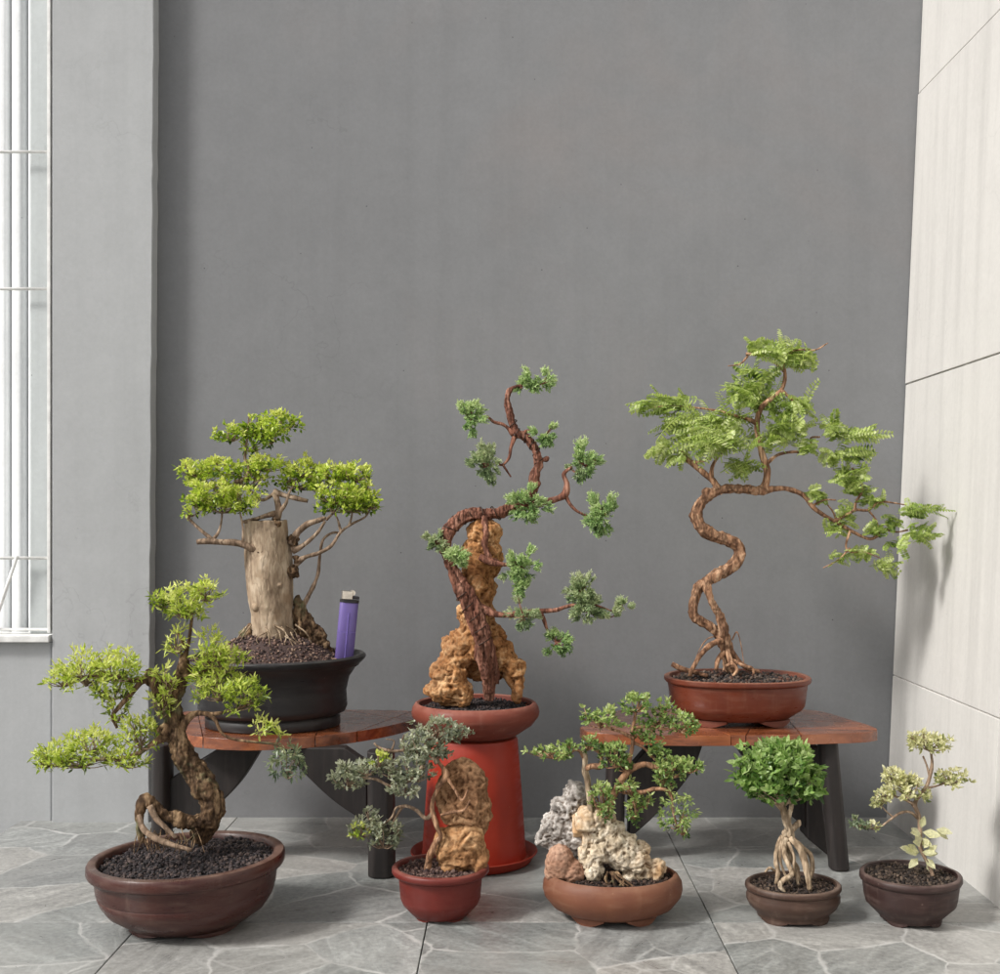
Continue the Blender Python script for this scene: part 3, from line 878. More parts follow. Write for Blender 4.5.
bench('wooden bench beside the white wall with long pointed red-brown top', H2,
      [(580, 727), (596, 733), (680, 735.5), (770, 735), (840, 733.2), (868, 732), (878, 729.8), (870, 725.5), (850, 719.5), (812, 710), (740, 708), (650, 708), (612, 712)],
      [(on(640, 712, H2), on(880, 724, H2)), (on(600, 725, H2), on(880, 729.5, H2)), (on(742, 742, H2), on(755, 720, H2)), (on(806, 740, H2), on(790, 722, H2)), (on(690, 720, H2), on(650, 705, H2))], .0125,
      [(at(839, 0, 1.527).x, 1.527, at(829, 0, 1.527).x, 1.535, .0118, .014), (at(614, 0, 1.56).x, 1.56, at(616, 0, 1.56).x, 1.56, .012, .016)],
      [],
      [(arch([(824, 851), (818, 800), (815, 743)], [(804, 743), (802, 800), (803, 834)], 1.60), 1.575, 1.62),
       (arch([(628, 838), (660, 808), (690, 772), (702, 743)], [(650, 743), (628, 768)], 1.57), 1.56, 1.585),
       (arch([(803, 826), (775, 800), (750, 768), (734, 743)], [(770, 743), (803, 768)], 1.60), 1.585, 1.612)])

# ================================================================== RED STAND
DS = 1.565; sS = DS / F
zst = HC - (736 - CY) * sS
c = at(474, 0, DS)
root = thing('saucer', (c.x, DS, 0), 'round red plastic saucer on the floor under the upturned red pot', 'saucer')
mb = MB(); lathe(mb, c.x, DS, .0005, sS, [(54, 0), (57, 1), (62, 9), (63.5, 10), (63, 11), (61, 10), (56.5, 3), (55, 2)], n=80)
o = mb.build('dish', M['stand_red'], root, True); sharpen(o)
root = thing('plant_stand', (c.x, DS, 0), 'tall red plastic pot turned upside down as a stand for the rock juniper', 'plant stand')
mb = MB(); hh = (zst / sS) 
lathe(mb, c.x, DS, 0, sS, [(50, 2.6), (53.5, 2.8), (54, 5), (52.6, 6), (51.6, 12), (47.5, 70), (43.6, hh - 3), (42.5, hh - .8), (40, hh - .3)], n=96, poly=12)
o = mb.build('stand_body', M['stand_red'], root, True); sharpen(o, 40)

# ================================================================== BONSAI 1: oxblood pot, front left
BG = 'bonsai trees in pots'
D = 1.327; s = D / F
root = thing('potted_bonsai', at(187, 922, D) - Vector((0, 0, at(187, 922, D).z)), 'bonsai with thick crooked trunk and lime green pads in the large oxblood pot', 'bonsai', BG)
pot(root, 187, D, 0.0, [(52, 3), (58, 4), (77, 17), (84, 27), (86.5, 34), (86, 35.2), (87.5, 38), (89, 50), (90, 54), (95, 55.5), (96.5, 58), (96.5, 65), (95, 67.5), (88, 68), (85.5, 66), (84.5, 60)], M['pot_oxblood'], rimcut=8, tilt=.035,
    feet=(57, 5, 60, (45, 135, 225, 315)))
soil(root, 187, D, 0, 86, 61, mound=6, moff=(.1, .2), n=2600, g=2.15, tilt=.035)
mb = MB()
tube(mb, px_pts([(196, 838, .01, 9.00), (207, 826, .005, 9.90), (212, 812, 0, 11.25), (209, 794, 0, 11.70), (199, 777, 0, 12.15), (186, 758, 0, 11.70), (177, 738, 0, 10.80), (172, 715, 0, 10.35), (170, 697, 0, 9.45), (171, 684, 0, 7.20)], D), 12, .15, 60)
tube(mb, px_pts([(171, 700, 0, 9), (160, 687, -.004, 8.5), (150, 677, -.006, 6.5), (146, 672, -.006, 3)], D), 10, .2)
tube(mb, px_pts([(170, 700, 0, 8), (178, 684, .004, 8), (183, 668, .006, 6), (184, 655, .006, 3)], D), 10, .2)
tube(mb, px_pts([(205, 822, 0, 9), (190, 823, -.012, 8), (175, 819, -.02, 6.5), (160, 811, -.022, 6), (150, 802, -.02, 5)], D), 10, .15)
blob(mb, at(184, 668, D + .004), (.0075, .007, .0075))
blob(mb, at(197, 790, D - .008), (.006, .006, .009)); blob(mb, at(166, 729, D - .006), (.009, .006, .009))
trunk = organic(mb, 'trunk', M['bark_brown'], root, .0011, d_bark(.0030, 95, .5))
mb = MB()
tube(mb, px_pts([(172, 820, -.02, 4), (160, 810, -.024, 5), (148, 800, -.024, 6), (141, 803, -.026, 5), (139, 818, -.03, 4), (140, 832, -.032, 3.8), (143, 843, -.032, 3)], D), 10, .25)
mb2 = MB()
tube(mb2, px_pts([(139, 815, -.036, 2.4), (143, 828, -.042, 3), (155, 838, -.05, 3.2), (170, 844, -.055, 2.9), (184, 848, -.058, 2.2), (192, 850, -.058, 1.8)], D), 9, .15)
tube(mb2, px_pts([(150, 806, -.03, 3.5), (156, 818, -.034, 3), (166, 828, -.036, 2.6), (176, 838, -.04, 2)], D), 8, .2)
organic(mb, 'root', M['bark_brown'], root, .001, d_bark(.002, 90))
mb2.build('root', M['bark_twig'], root, True, label='smooth pale surface root')
mb = MB()
for i in range(26):
    x = rng.uniform(134, 200); a = at(x, 832 + rng.uniform(-4, 4), D - .03); b = at(x + rng.gauss(0, 8), 850 + rng.uniform(-2, 4), D - .045 - rng.uniform(0, .01))
    tube(mb, [(a, .0006), ((a + b) / 2 + Vector((rng.gauss(0, .002), 0, 0)), .0005), (b, .0003)], 4, .2)
mb.build('fine_roots', M['bark_brown'], root, True)
br = [
    [(150, 678, -.004, 4.5), (141, 682, -.01, 3.2), (131, 694, -.016, 2.6), (120, 706, -.018, 2.3), (113, 716, -.016, 2), (117, 728, -.014, 1.4)],
    [(150, 678, -.004, 3.4), (132, 680, -.012, 2.6), (112, 676, -.014, 1.9), (90, 676, -.012, 1.4), (68, 678, -.012, .9)],
    [(166, 736, -.004, 4.5), (152, 744, -.01, 3), (133, 756, -.012, 2.6), (110, 759, -.01, 2.2), (85, 759, -.004, 1.8), (62, 762, 0, 1.3), (46, 768, 0, .8)],
    [(182, 664, .004, 3.6), (187, 650, .004, 2.2), (190, 634, .002, 1.9), (192, 615, 0, 1.6), (190, 600, 0, 1)],
    [(187, 650, .004, 1.8), (180, 637, 0, 1.3), (175, 628, 0, .9)],
    [(183, 675, .004, 4), (196, 674, .002, 2.6), (212, 668, 0, 1.8), (226, 660, 0, 1.1)],
    [(180, 728, -.002, 5), (188, 718, -.006, 4), (197, 713, -.008, 2.8), (213, 714, -.01, 2), (232, 710, -.012, 1.6), (253, 703, -.012, 1)],
    [(206, 713, -.01, 2), (215, 720, -.014, 1.8), (222, 733, -.018, 1.6), (234, 739, -.02, 1.4), (256, 742, -.02, 1.3), (278, 745, -.02, 1.1), (286, 756, -.02, .9)],
]
for b in br: branch(trunk, D, b, M['bark_brown'])
U = dict(pal='ulmus', L=8.2, W=2.3)
for a in [(86, 672, 30, 19, -.012, 330, .12), (116, 668, 25, 17, -.018, 260, .08), (64, 680, 17, 9, -.01, 110, .15), (112, 690, 22, 14, -.012, 190, -.06),
          (141, 735, 16, 18, -.012, 200, .02), (128, 760, 18, 11, -.012, 140, -.02), (91, 744, 24, 14, -.006, 260, .1), (60, 757, 22, 13, 0, 210, .0), (85, 762, 26, 7, -.004, 110, -.22), (46, 760, 10, 8, 0, 50, .0),
          (184, 603, 26, 16, 0, 330, .1), (205, 592, 11, 12, 0, 100, .08), (160, 602, 11, 9, 0, 70, -.25), (187, 612, 18, 8, 0, 80, -.18),
          (211, 652, 14, 20, 0, 160, .12), (222, 662, 21, 17, .002, 230, .02), (222, 688, 30, 17, -.008, 320, .05), (246, 692, 19, 13, -.012, 170, -.16), (206, 676, 14, 14, 0, 110, -.1),
          (176, 643, 9, 14, 0, 70, .1), (164, 676, 12, 8, -.012, 60, .14), (160, 708, 11, 14, -.014, 70, .05), (166, 690, 8, 12, -.014, 40, .08)]:
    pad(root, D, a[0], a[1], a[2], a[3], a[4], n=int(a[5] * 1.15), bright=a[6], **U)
pad(root, D, 116, 714, 9, 13, -.016, n=60, bright=-.2, **U)
pad(root, D, 236, 706, 18, 7, -.012, n=70, bright=-.1, **U)
pad(root, D, 262, 729, 12, 8, -.02, n=80, bright=.2, **U)
pad(root, D, 278, 738, 5, 6, -.02, n=20, bright=.15, **U)
pad(root, D, 287, 764, 16, 19, -.02, n=230, pal='greygreen', L=7.5, W=2.6, bright=-.05, up=-.3, flat=1)

# ================================================================== BONSAI 2: black pot on the bench
D = 1.60; s = D / F
root = thing('potted_bonsai', (at(274, 0, D).x, D, H1), 'bonsai with a stout pale stump trunk in the oval black pot', 'bonsai', BG)
pot(root, 273, D, H1 + .0005, [(66, 0), (67, 1), (67, 9), (64.5, 11), (72, 14), (74, 19), (73, 34), (76, 47), (83, 57), (89, 62), (92, 65), (92.5, 67.5), (90.5, 69.5), (87, 69), (84, 64)], M['pot_black'], rimcut=9, sy=.85, tilt=.02)
def moundf(u, v): return 29 * math.exp(-(((u - .0) / .66) ** 2 + ((v - .08) / .74) ** 2) ** 1.6)
soil(root, 273, D, H1, 86, 63, n=2600, g=1.5, sy=.85, mound_fn=moundf, pal=[(.065, .042, .038), (.115, .070, .058), (.18, .11, .088), (.045, .032, .03), (.28, .19, .14)])
mb = MB()
tube(mb, px_pts([(273, 660, 0, 26), (273, 638, 0, 22.5), (273, 620, 0, 21), (271, 598, 0, 22), (269, 575, 0, 23.5), (268, 555, 0, 22.5), (267, 535, 0, 21.5), (266.5, 520.5, 0, 21.5)], D), 28, .05, 25)
for p, r in [((256, 607), 4), ((262, 602), 3), ((280, 585), 3)]:
    blob(mb, at(p[0], p[1], D - (.022 if p[0] < 290 else .006)), (r * s, r * s, r * s))
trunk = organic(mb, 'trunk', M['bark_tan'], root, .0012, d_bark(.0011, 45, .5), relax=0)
mb = MB()
tube(mb, px_pts([(297, 596, 0, 2.5), (299, 606, 0, 6), (302, 622, .003, 9.5), (309, 640, .005, 10), (318, 652, .005, 9), (330, 660, .005, 5)], D), 10, .3)
tube(mb, px_pts([(300, 612, .002, 4), (314, 628, .003, 5), (326, 645, .003, 4.5), (335, 658, .004, 3)], D), 8, .3)
tube(mb, px_pts([(254, 626, -.004, 5), (246, 638, -.006, 6), (238, 650, -.008, 5), (229, 660, -.01, 3)], D), 8, .3)
organic(mb, 'root_bark', M['bark_brown'], root, .0012, d_bark(.003, 90, .8), relax=0)
mb = MB()
for p, r, dz in [((293, 572), 7, -.008), ((293, 541), 6, -.006), ((276, 524), 4.5, -.018), ((263, 553), 5.5, -.022), ((297, 560), 4, -.008)]:
    blob(mb, at(p[0], p[1], D + dz), (r * s, r * s * .8, r * s))
organic(mb, 'burl', M['bark_brown'], trunk, .0009, d_bark(.0028, 130, 1), relax=0)
mb = MB(); tp = at(266.5, 520, D); 
mb.add([tp + Vector((.0262 * math.cos(2 * pi * j / 32), .0262 * math.sin(2 * pi * j / 32), .0012 + .0006 * noise.noise(Vector((j, 0, 0))))) for j in range(32)], [tuple(range(32))])
mb.build('cut_face', M['bark_pale'], trunk, label='flat sawn top of the stump')
mb = MB()
for i in range(17):
    a0 = rng.uniform(-pi, .1); r0 = rng.uniform(20, 27); r1 = r0 + rng.uniform(8, 26)
    p0 = Vector((at(274, 0, D).x + r0 * s * math.cos(a0), D + r0 * s * math.sin(a0), at(0, rng.uniform(622, 636), D).z))
    p1 = Vector((at(274, 0, D).x + r1 * s * math.cos(a0 + .2), D + r1 * s * .85 * math.sin(a0 + .2), at(0, 640 + (r1 - r0) * .62, D).z))
    m_ = (p0 + p1) / 2 + Vector((rng.gauss(0, .006), rng.gauss(0, .004), .006))
    tube(mb, [(p0, .0011), (m_, .0009), (p1, .0004)], 5, .35)
mb.build('surface_roots', M['bark_pale'], root, True)
br = [
    [(262, 553, -.014, 5.5), (252, 548, -.022, 4.2), (238, 543, -.026, 3.6), (220, 542, -.028, 3.3), (206, 541, -.028, 3), (197, 542, -.028, 2.6)],
    [(214, 541, -.028, 2), (203, 532, -.026, 1.8), (194, 524, -.024, 1.6), (187, 517, -.024, 1.3)],
    [(212, 541, -.028, 1.6), (219, 531, -.024, 1.3), (222, 515, -.02, 1), (220, 503, -.02, .8)],
    [(243, 543, -.026, 1.3), (243, 528, -.026, 1.1), (240, 512, -.024, .9)],
    [(276, 521, -.004, 4), (279, 512, -.004, 3.4), (277, 500, -.004, 3), (275, 492, -.004, 3)],
    [(274, 492, -.004, 3), (283, 495, -.006, 2.8), (295, 498, -.008, 2.4), (308, 501, -.006, 2)],
    [(277, 513, -.004, 2.6), (265, 516, -.01, 2.2), (252, 520, -.014, 2), (242, 522, -.016, 1.6)],
    [(279, 512, -.004, 2.2), (286, 503, -.008, 1.8), (289, 493, -.01, 1.2), (296, 482, -.01, .9)],
    [(275, 493, -.004, 1.6), (262, 500, 0, 1.4), (252, 492, 0, 1.2), (240, 483, 0, 2.2)],
    [(235, 483, 0, 2.4), (243, 480, 0, 2.2), (248, 474, 0, 2), (249, 467, 0, 1.8), (245, 459, 0, 1.6), (247, 440, 0, 1.2), (249, 417, 0, .7)],
    [(292, 544, -.004, 4.5), (297, 533, -.006, 3.6), (306, 525, -.008, 3.2), (316, 521, -.008, 2.8), (326, 518, -.008, 2.2)],
    [(293, 550, -.006, 3.4), (302, 546, -.01, 2.4), (311, 539, -.012, 2.1), (319, 531, -.012, 1.8), (325, 521, -.01, 1.4)],
    [(296, 564, -.006, 3), (306, 557, -.012, 2.3), (319, 553, -.014, 2.1), (331, 546, -.014, 1.9), (341, 532, -.012, 1.6), (352, 524, -.01, 1.3), (365, 517, -.008, 1), (371, 508, -.008, .7)],
    [(300, 610, 0, 3.2), (305, 602, 0, 2.8), (312, 589, 0, 2.2), (318, 574, 0, 1.8), (320, 555, 0, 1.6), (323, 540, 0, 1.4), (332, 533, 0, 1.3), (341, 533, 0, 1)],
    [(326, 520, -.008, 1.3), (334, 512, -.008, 1), (340, 503, -.008, .8)],
    [(341, 532, -.01, 1.3), (337, 518, -.008, 1), (330, 508, -.008, .8)],
    [(349, 526, -.01, 1.1), (352, 514, -.008, .9), (350, 503, -.008, .7)],
]
for b in br: branch(trunk, D, b, M['bark_twig'])
U = dict(pal='lime', L=5.6, W=3.0)
for a in [(231, 435, 15, 9, 0, 150, -.04), (280, 423, 20, 10, 0, 220, .04), (256, 430, 14, 12, .004, 150, -.12), (272, 437, 20, 9, .004, 140, -.12),
          (196, 470, 19, 9, 0, 170, .08), (223, 468, 20, 9, 0, 210, .1), (200, 480, 14, 7, 0, 80, .0), (266, 465, 21, 9, 0, 250, .12), (250, 474, 14, 7, .01, 70, -.15),
          (214, 494, 26, 12, -.02, 320, .12), (240, 500, 21, 13, -.02, 260, .08), (200, 504, 15, 9, -.02, 110, -.08), (224, 507, 22, 8, -.02, 140, -.12),
          (303, 471, 17, 10, 0, 200, .14), (330, 474, 21, 9, 0, 250, .1), (355, 475, 18, 10, 0, 210, .06), (290, 478, 16, 6, .008, 80, -.05),
          (336, 495, 24, 12, -.012, 330, .08), (361, 501, 18, 11, -.01, 230, .0), (345, 507, 28, 7, -.01, 170, -.18), (372, 506, 8, 5, -.01, 40, -.1)]:
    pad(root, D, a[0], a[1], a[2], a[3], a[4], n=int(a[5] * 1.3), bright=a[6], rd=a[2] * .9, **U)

for a in [(246, 482, 24, 8, .006, 90, -.05), (300, 484, 22, 7, .004, 80, -.08), (212, 482, 18, 8, -.006, 70, .0), (252, 446, 14, 8, .004, 50, -.1), (322, 485, 16, 7, -.006, 70, .0), (190, 512, 8, 6, -.02, 30, .0), (366, 490, 12, 9, -.006, 60, .02)]:
    pad(root, D, a[0], a[1], a[2], a[3], a[4], n=a[5], bright=a[6], flat=.9, shell=.8, k=4, **U)

# ---- lighter stuck in the grit
DL = 1.585; sl = DL / F
b0 = at(343.5, 664, DL); t0 = at(349.5, 600, DL); ax = (t0 - b0).normalized()
rot = ax.to_track_quat('Z', 'X').to_matrix()
xa = Vector((1, .25, 0)); xa = (xa - ax * xa.dot(ax)).normalized(); ya = ax.cross(xa)
RM = Matrix((xa, ya, ax)).transposed()
root = thing('cigarette_lighter', b0, 'small translucent purple cigarette lighter standing in the grit of the black pot', 'lighter')
def loc_l(x, y, z): return b0 + RM @ Vector((x, y, z))
def oval(mb, z0, z1, a, b, n=28, ex=2.6, inset=0.0):
    vs = []
    for z, k_ in ((z0, 1 - inset), (z0 + inset * .01, 1), (z1 - inset * .01, 1), (z1, 1 - inset)):
        for j in range(n):
            t = 2 * pi * j / n; q = ring_r(t, n, ex, 0); vs.append(loc_l(a * k_ * q * math.cos(t), b * k_ * q * math.sin(t), z))
    fs = [(i * n + j, i * n + (j + 1) % n, i * n + n + (j + 1) % n, i * n + n + j) for i in range(3) for j in range(n)]
    fs += [tuple(range(n - 1, -1, -1)), tuple(range(3 * n, 4 * n))]; mb.add(vs, fs)
Lh = (t0 - b0).length
mb = MB(); oval(mb, 0, Lh - .003, .0118, .0066, inset=.05); body = mb.build('body', M['purple'], root, True); sharpen(body, 60)
mb = MB(); oval(mb, .006, Lh - .006, .0045, .0042); mb.build('fuel_tube', M['purple_dark'], body, True)
mb = MB(); oval(mb, Lh * .5, Lh * .5 + .0006, .01185, .00665); mb.build('fuel_line', M['purple_dark'], body, True)
mb = MB(); oval(mb, .008, Lh - .016, .0016, .0072); mb.build('seam', M['purple_dark'], body, True)
mb = MB(); oval(mb, Lh - .003, Lh + .0005, .0122, .007); mb.build('collar', M['collar'], root, False)
mb = MB(); mb.box(loc_l(-.0035, 0, Lh + .006), (.0135, .0105, .011), RM); mb.build('metal_hood', M['metal'], root, bevel=.0012)
mb = MB(); mb.box(loc_l(.0075, 0, Lh + .0035), (.0085, .009, .0035), RM); mb.build('button', M['collar'], root, bevel=.0008)
mb = MB(); w0 = loc_l(.003, 0, Lh + .0095); tube(mb, [(w0 - ya * .004, .0034), (w0 + ya * .004, .0034)], 16, .05, 900, step=.002); mb.build('spark_wheel', M['metal'], root, False)

# ================================================================== BONSAI 3: juniper over ochre rock on the red stand
D = DS; s = D / F
root = thing('potted_bonsai', (at(475, 0, D).x, D, zst), 'juniper bonsai with bare winding trunk clinging to a tall ochre rock on the red stand', 'bonsai', BG)
pot(root, 475.5, D, zst + .0005, [(38, 0), (45, 4), (57, 12), (63, 20), (64, 24), (63, 29), (60.5, 33), (58.5, 34), (56.5, 33), (55.5, 28)], M['pot_terracotta'], n=80)
soil(root, 475.5, D, zst, 56.5, 29, n=900, g=1.5)
mb = MB()
for (x, y, dz, r1, r2, r3) in [(485, 533, 0, 19, 13, 15), (481, 558, 0, 22, 14, 24), (477, 588, -.004, 19, 15, 24), (475, 616, -.006, 19, 15, 22), (476, 640, -.006, 27, 16, 20), (490, 640, -.004, 16, 15, 18), (458, 655, -.006, 18, 15, 18),
                             (450, 672, -.01, 19, 15, 17), (449, 690, -.012, 22, 15, 16), (432, 690, -.01, 8, 8, 7), (462, 694, -.012, 12, 12, 15), (497, 655, 0, 22, 15, 17), (513, 668, -.002, 11, 12, 17), (517, 684, -.004, 7, 9, 18), (485, 664, .012, 26, 10, 18), (449, 644, 0, 8, 7, 8)]:
    blob(mb, at(x, y, D + dz), (r1 * s, r2 * s, r3 * s))
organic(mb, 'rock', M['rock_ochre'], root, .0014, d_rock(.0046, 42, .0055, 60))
mb = MB()
tube(mb, px_pts([(489, 700, -.014, 4.32), (489, 685, -.018, 6.12), (486, 665, -.024, 5.76), (484, 645, -.026, 6.12), (478, 625, -.026, 6.12), (468, 604, -.024, 6.48), (458, 582, -.022, 5.04), (450, 562, -.018, 5.5), (445, 547, -.012, 6), (449, 531, -.008, 6.5), (459, 520, -.006, 7), (472, 514.5, -.004, 7), (488, 514, 0, 5.8), (504, 512, 0, 5.4), (515, 506, 0, 5.2), (527, 499, 0, 4.8)], D), 12, .15, 70, ridge=.25)
tube(mb, px_pts([(527, 500, 0, 4.6), (533, 488, 0, 5), (535, 476, 0, 4.8), (539, 464, 0, 4.6), (536, 451, 0, 4), (528, 440, 0, 4), (517, 433, 0, 4), (513, 424, 0, 3.6), (509, 412, 0, 3.5), (507, 399, 0, 3.2), (510, 389, 0, 2.8)], D), 10, .22, 110, ridge=.2)
tube(mb, px_pts([(484, 516, -.008, 3.5), (486, 532, -.016, 3.4), (485, 547, -.02, 3), (490, 558, -.022, 3), (498, 563, -.02, 2.8)], D), 8, .2)
tube(mb, px_pts([(470, 600, -.026, 5), (480, 606, -.03, 4.2), (490, 612, -.03, 3.2)], D), 8, .2)
tube(mb, px_pts([(480, 640, -.03, 4.5), (478, 655, -.034, 3.5), (484, 668, -.034, 4), (486, 678, -.032, 4)], D), 8, .2)
tube(mb, px_pts([(452, 562, -.022, 3.00), (463, 580, -.028, 3.38), (474, 598, -.03, 3.75), (482, 618, -.03, 4.12), (489, 640, -.026, 4.50), (494, 662, -.02, 3.75), (497, 684, -.016, 2.62)], D), 9, .25)
tube(mb, px_pts([(447, 560, -.02, 2.62), (452, 578, -.024, 3.00), (462, 600, -.028, 3.38), (470, 622, -.03, 3.00), (478, 642, -.032, 2.62), (481, 660, -.032, 3.38), (486, 676, -.03, 2.62)], D), 9, .3)
blob(mb, at(484, 668, D - .034), (.006, .005, .008))
blob(mb, at(546, 459, D), (.004, .004, .004)); blob(mb, at(537, 484, D - .004), (.005, .004, .004)); blob(mb, at(461, 520, D - .004), (.0085, .007, .0075))
trunk = organic(mb, 'trunk', M['bark_red'], root, .0009, d_bark(.0016, 110, .35), relax=0)
mb = MB()
for (pa, n_, r_) in (([(449, 531, -.008), (459, 520, -.006), (472, 514.5, -.004), (488, 514, 0), (504, 512, 0)], 5, 8.2), ([(539, 464, 0), (536, 451, 0), (528, 440, 0), (517, 433, 0), (511, 418, 0)], 6, 5.2), ([(484, 645, -.026), (478, 625, -.026), (468, 604, -.024), (460, 586, -.022)], 5, 10)):
    q = catmull([tuple(at(a, b, D + c_)) for a, b, c_ in pa], n_ * 12); pts = []
    for i, p in enumerate(q):
        p = Vector(p); t_ = (Vector(q[min(i + 1, len(q) - 1)]) - Vector(q[max(i - 1, 0)])).normalized(); u = t_.cross(Vector((0, 1, 0))).normalized(); w = Vector((0, -1, 0))
        a = 2 * pi * i / 12; pts.append((p + (u * math.cos(a) + w * math.sin(a)) * r_ * .86 * s, .0008))
    tube(mb, pts, 5, 0, step=.002)
mb.build('training_wire', M['wire'], root, True)
for b in [
    [(524, 500, 0, 4), (534, 501, -.002, 3.6), (547, 501, -.004, 3.8), (557, 499, -.006, 3.6), (565, 494, -.006, 4), (567, 484, -.006, 2.6), (564, 474, -.006, 2), (572, 467, -.006, 1.5)],
    [(565, 495, -.006, 2.2), (570, 504, -.008, 1.8), (577, 511, -.008, 1.5), (587, 516, -.008, 1.2)],
    [(514, 434, 0, 3), (508, 428, 0, 2), (502, 424, -.002, 1.8), (494, 422, -.002, 1.6), (487, 416, -.002, 1.2)],
    [(515, 436, 0, 2.2), (511, 447, -.004, 1.7), (509, 458, -.006, 1.5), (502, 465, -.006, 1.4), (495, 462, -.006, 1)],
    [(503, 465, -.006, 1), (511, 477, -.006, .8)],
    [(521, 436, 0, 2.6), (528, 431, -.002, 1.8), (537, 434, -.004, 1.2)],
    [(510, 390, 0, 2), (518, 386, 0, 1.5), (528, 385, 0, 1)],
    [(488, 611, -.03, 3.8), (495, 614, -.034, 3.2), (508, 615, -.036, 2.8), (524, 612, -.036, 2.4), (541, 611, -.034, 2.4), (556, 610, -.034, 2.2), (569, 606, -.034, 1.8), (590, 604, -.034, 1.2), (612, 611, -.034, .8)],
    [(540, 611, -.034, 2), (544, 620, -.036, 2.2), (547, 629, -.036, 1.3), (552, 637, -.036, .9)],
    [(480, 557, -.022, 3), (490, 562, -.026, 3), (500, 564, -.028, 2.6), (509, 565, -.03, 1.6)],
    [(446, 545, -.012, 2), (441, 543, -.016, 1.4), (436, 541, -.018, 1)],
]: branch(trunk, D, b, M['bark_red'])
for (x, y, rx, ry, dz, n_, br_, pl) in [(537, 383, 17, 11, 0, 120, .0, 'juniper'), (522, 386, 9, 7, 0, 45, .05, 'juniper'), (472, 417, 14, 14, 0, 140, .02, 'juniper'), (543, 435, 13, 9, -.004, 85, -.08, 'juniper'), (552, 440, 7, 4, -.004, 25, -.05, 'juniper'),
                              (487, 463, 16, 17, -.006, 190, .0, 'juniperdry'), (584, 462, 13, 16, -.006, 150, -.08, 'juniper'), (577, 472, 9, 7, -.006, 40, -.05, 'juniperdry'), (529, 504, 18, 16, -.02, 210, -.05, 'juniper'), (601, 514, 16, 19, -.008, 240, -.06, 'juniper'),
                              (437, 542, 9, 11, -.02, 80, .0, 'juniperdry'), (458, 556, 11, 11, -.04, 130, .12, 'juniper'), (524, 565, 15, 17, -.03, 190, .02, 'juniper'), (521, 584, 12, 9, -.03, 90, .02, 'juniper'), (512, 571, 8, 8, -.03, 40, -.05, 'juniperdry'), (524, 614, 14, 14, -.044, 110, .0, 'juniperdry'),
                              (581, 594, 15, 17, -.034, 190, -.04, 'juniperdry'), (589, 610, 16, 13, -.034, 170, -.02, 'juniperdry'), (556, 640, 14, 11, -.036, 110, -.06, 'juniper'), (622, 605, 7, 7, -.034, 36, .1, 'juniperdry'), (611, 616, 7, 6, -.034, 30, .0, 'juniperdry')]:
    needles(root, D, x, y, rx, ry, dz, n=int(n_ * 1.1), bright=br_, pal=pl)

# ================================================================== BONSAI 4: small dark red pot, round fossil stone
D = 1.349; s = D / F
root = thing('potted_bonsai', (at(440.5, 0, D).x, D, 0), 'small grey-green bonsai leaning left beside a rounded brown stone in a dark red pot', 'bonsai', BG)
pot(root, 440.5, D, 0, [(24, 2), (27.5, 2.5), (30, 5), (37.5, 13), (40, 19), (41.5, 37), (42.5, 41), (47, 43), (48.5, 45), (48.5, 48.5), (47, 50), (43.5, 50), (42, 48), (41.5, 44)], M['pot_red'], rimcut=6, feet=(26, 3.5, 60, (45, 135, 225, 315)))
soil(root, 440.5, D, 0, 42.5, 45, mound=5, moff=(-.2, .2), n=900, g=1.9, pal=[(.075, .042, .036), (.12, .072, .058), (.045, .028, .027), (.17, .11, .09)])
mb = MB()
for (x, y, dz, r1, r2, r3) in [(460, 848, .0, 25, 17, 24), (475, 856, 0, 12, 14, 20), (447, 850, -.004, 12, 12, 17), (452, 868, 0, 15, 13, 11), (470, 835, 0, 14, 13, 12)]:
    blob(mb, at(x, y, D + dz), (r1 * s, r2 * s, r3 * s))
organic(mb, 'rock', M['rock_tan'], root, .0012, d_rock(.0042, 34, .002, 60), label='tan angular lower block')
mb = MB()
blob(mb, at(462, 793, D + .004), (27 * s, 15 * s, 36 * s)); blob(mb, at(472, 812, D + .006), (20 * s, 15 * s, 28 * s)); blob(mb, at(455, 808, D + .002), (17 * s, 14 * s, 20 * s))
sd0 = at(456, 790, D - .014)
f0 = d_rock(.003, 60, .0026, 70)
def fossil(p):
    q = p - sd0; r_ = math.hypot(q.x, q.z)
    dent = -.0075 * math.exp(-(r_ / .017) ** 2) if q.y < .012 else 0
    return f0(p) + dent + .0008 * math.sin(r_ * 560 + 5 * noise.noise(p * 60))
organic(mb, 'rock', M['rock_brown'], root, .0012, fossil, label='rounded brown upper stone with ringed hollow')
mb = MB()
tube(mb, px_pts([(427, 872, -.008, 3.51), (430, 856, -.012, 3.51), (436, 842, -.014, 2.73), (441, 836, -.016, 2.50), (436, 824, -.016, 2.34), (432, 806, -.014, 2.34), (438, 788, -.014, 2.50), (446, 776, -.014, 2.81), (443, 768, -.012, 2.50), (437, 761, -.01, 2.03)], D), 9, .25)
tube(mb, px_pts([(446, 776, -.014, 1.56), (455, 790, -.018, 1.56), (462, 800, -.02, 1.40), (468, 790, -.02, 1.09)], D), 7, .25)
tube(mb, px_pts([(441, 815, -.016, 1.25), (452, 812, -.02, 1.40), (464, 810, -.022, 1.25), (470, 800, -.02, 0.94)], D), 7, .25)
trunk = mb.build('trunk', M['bark_orange'], root, True)
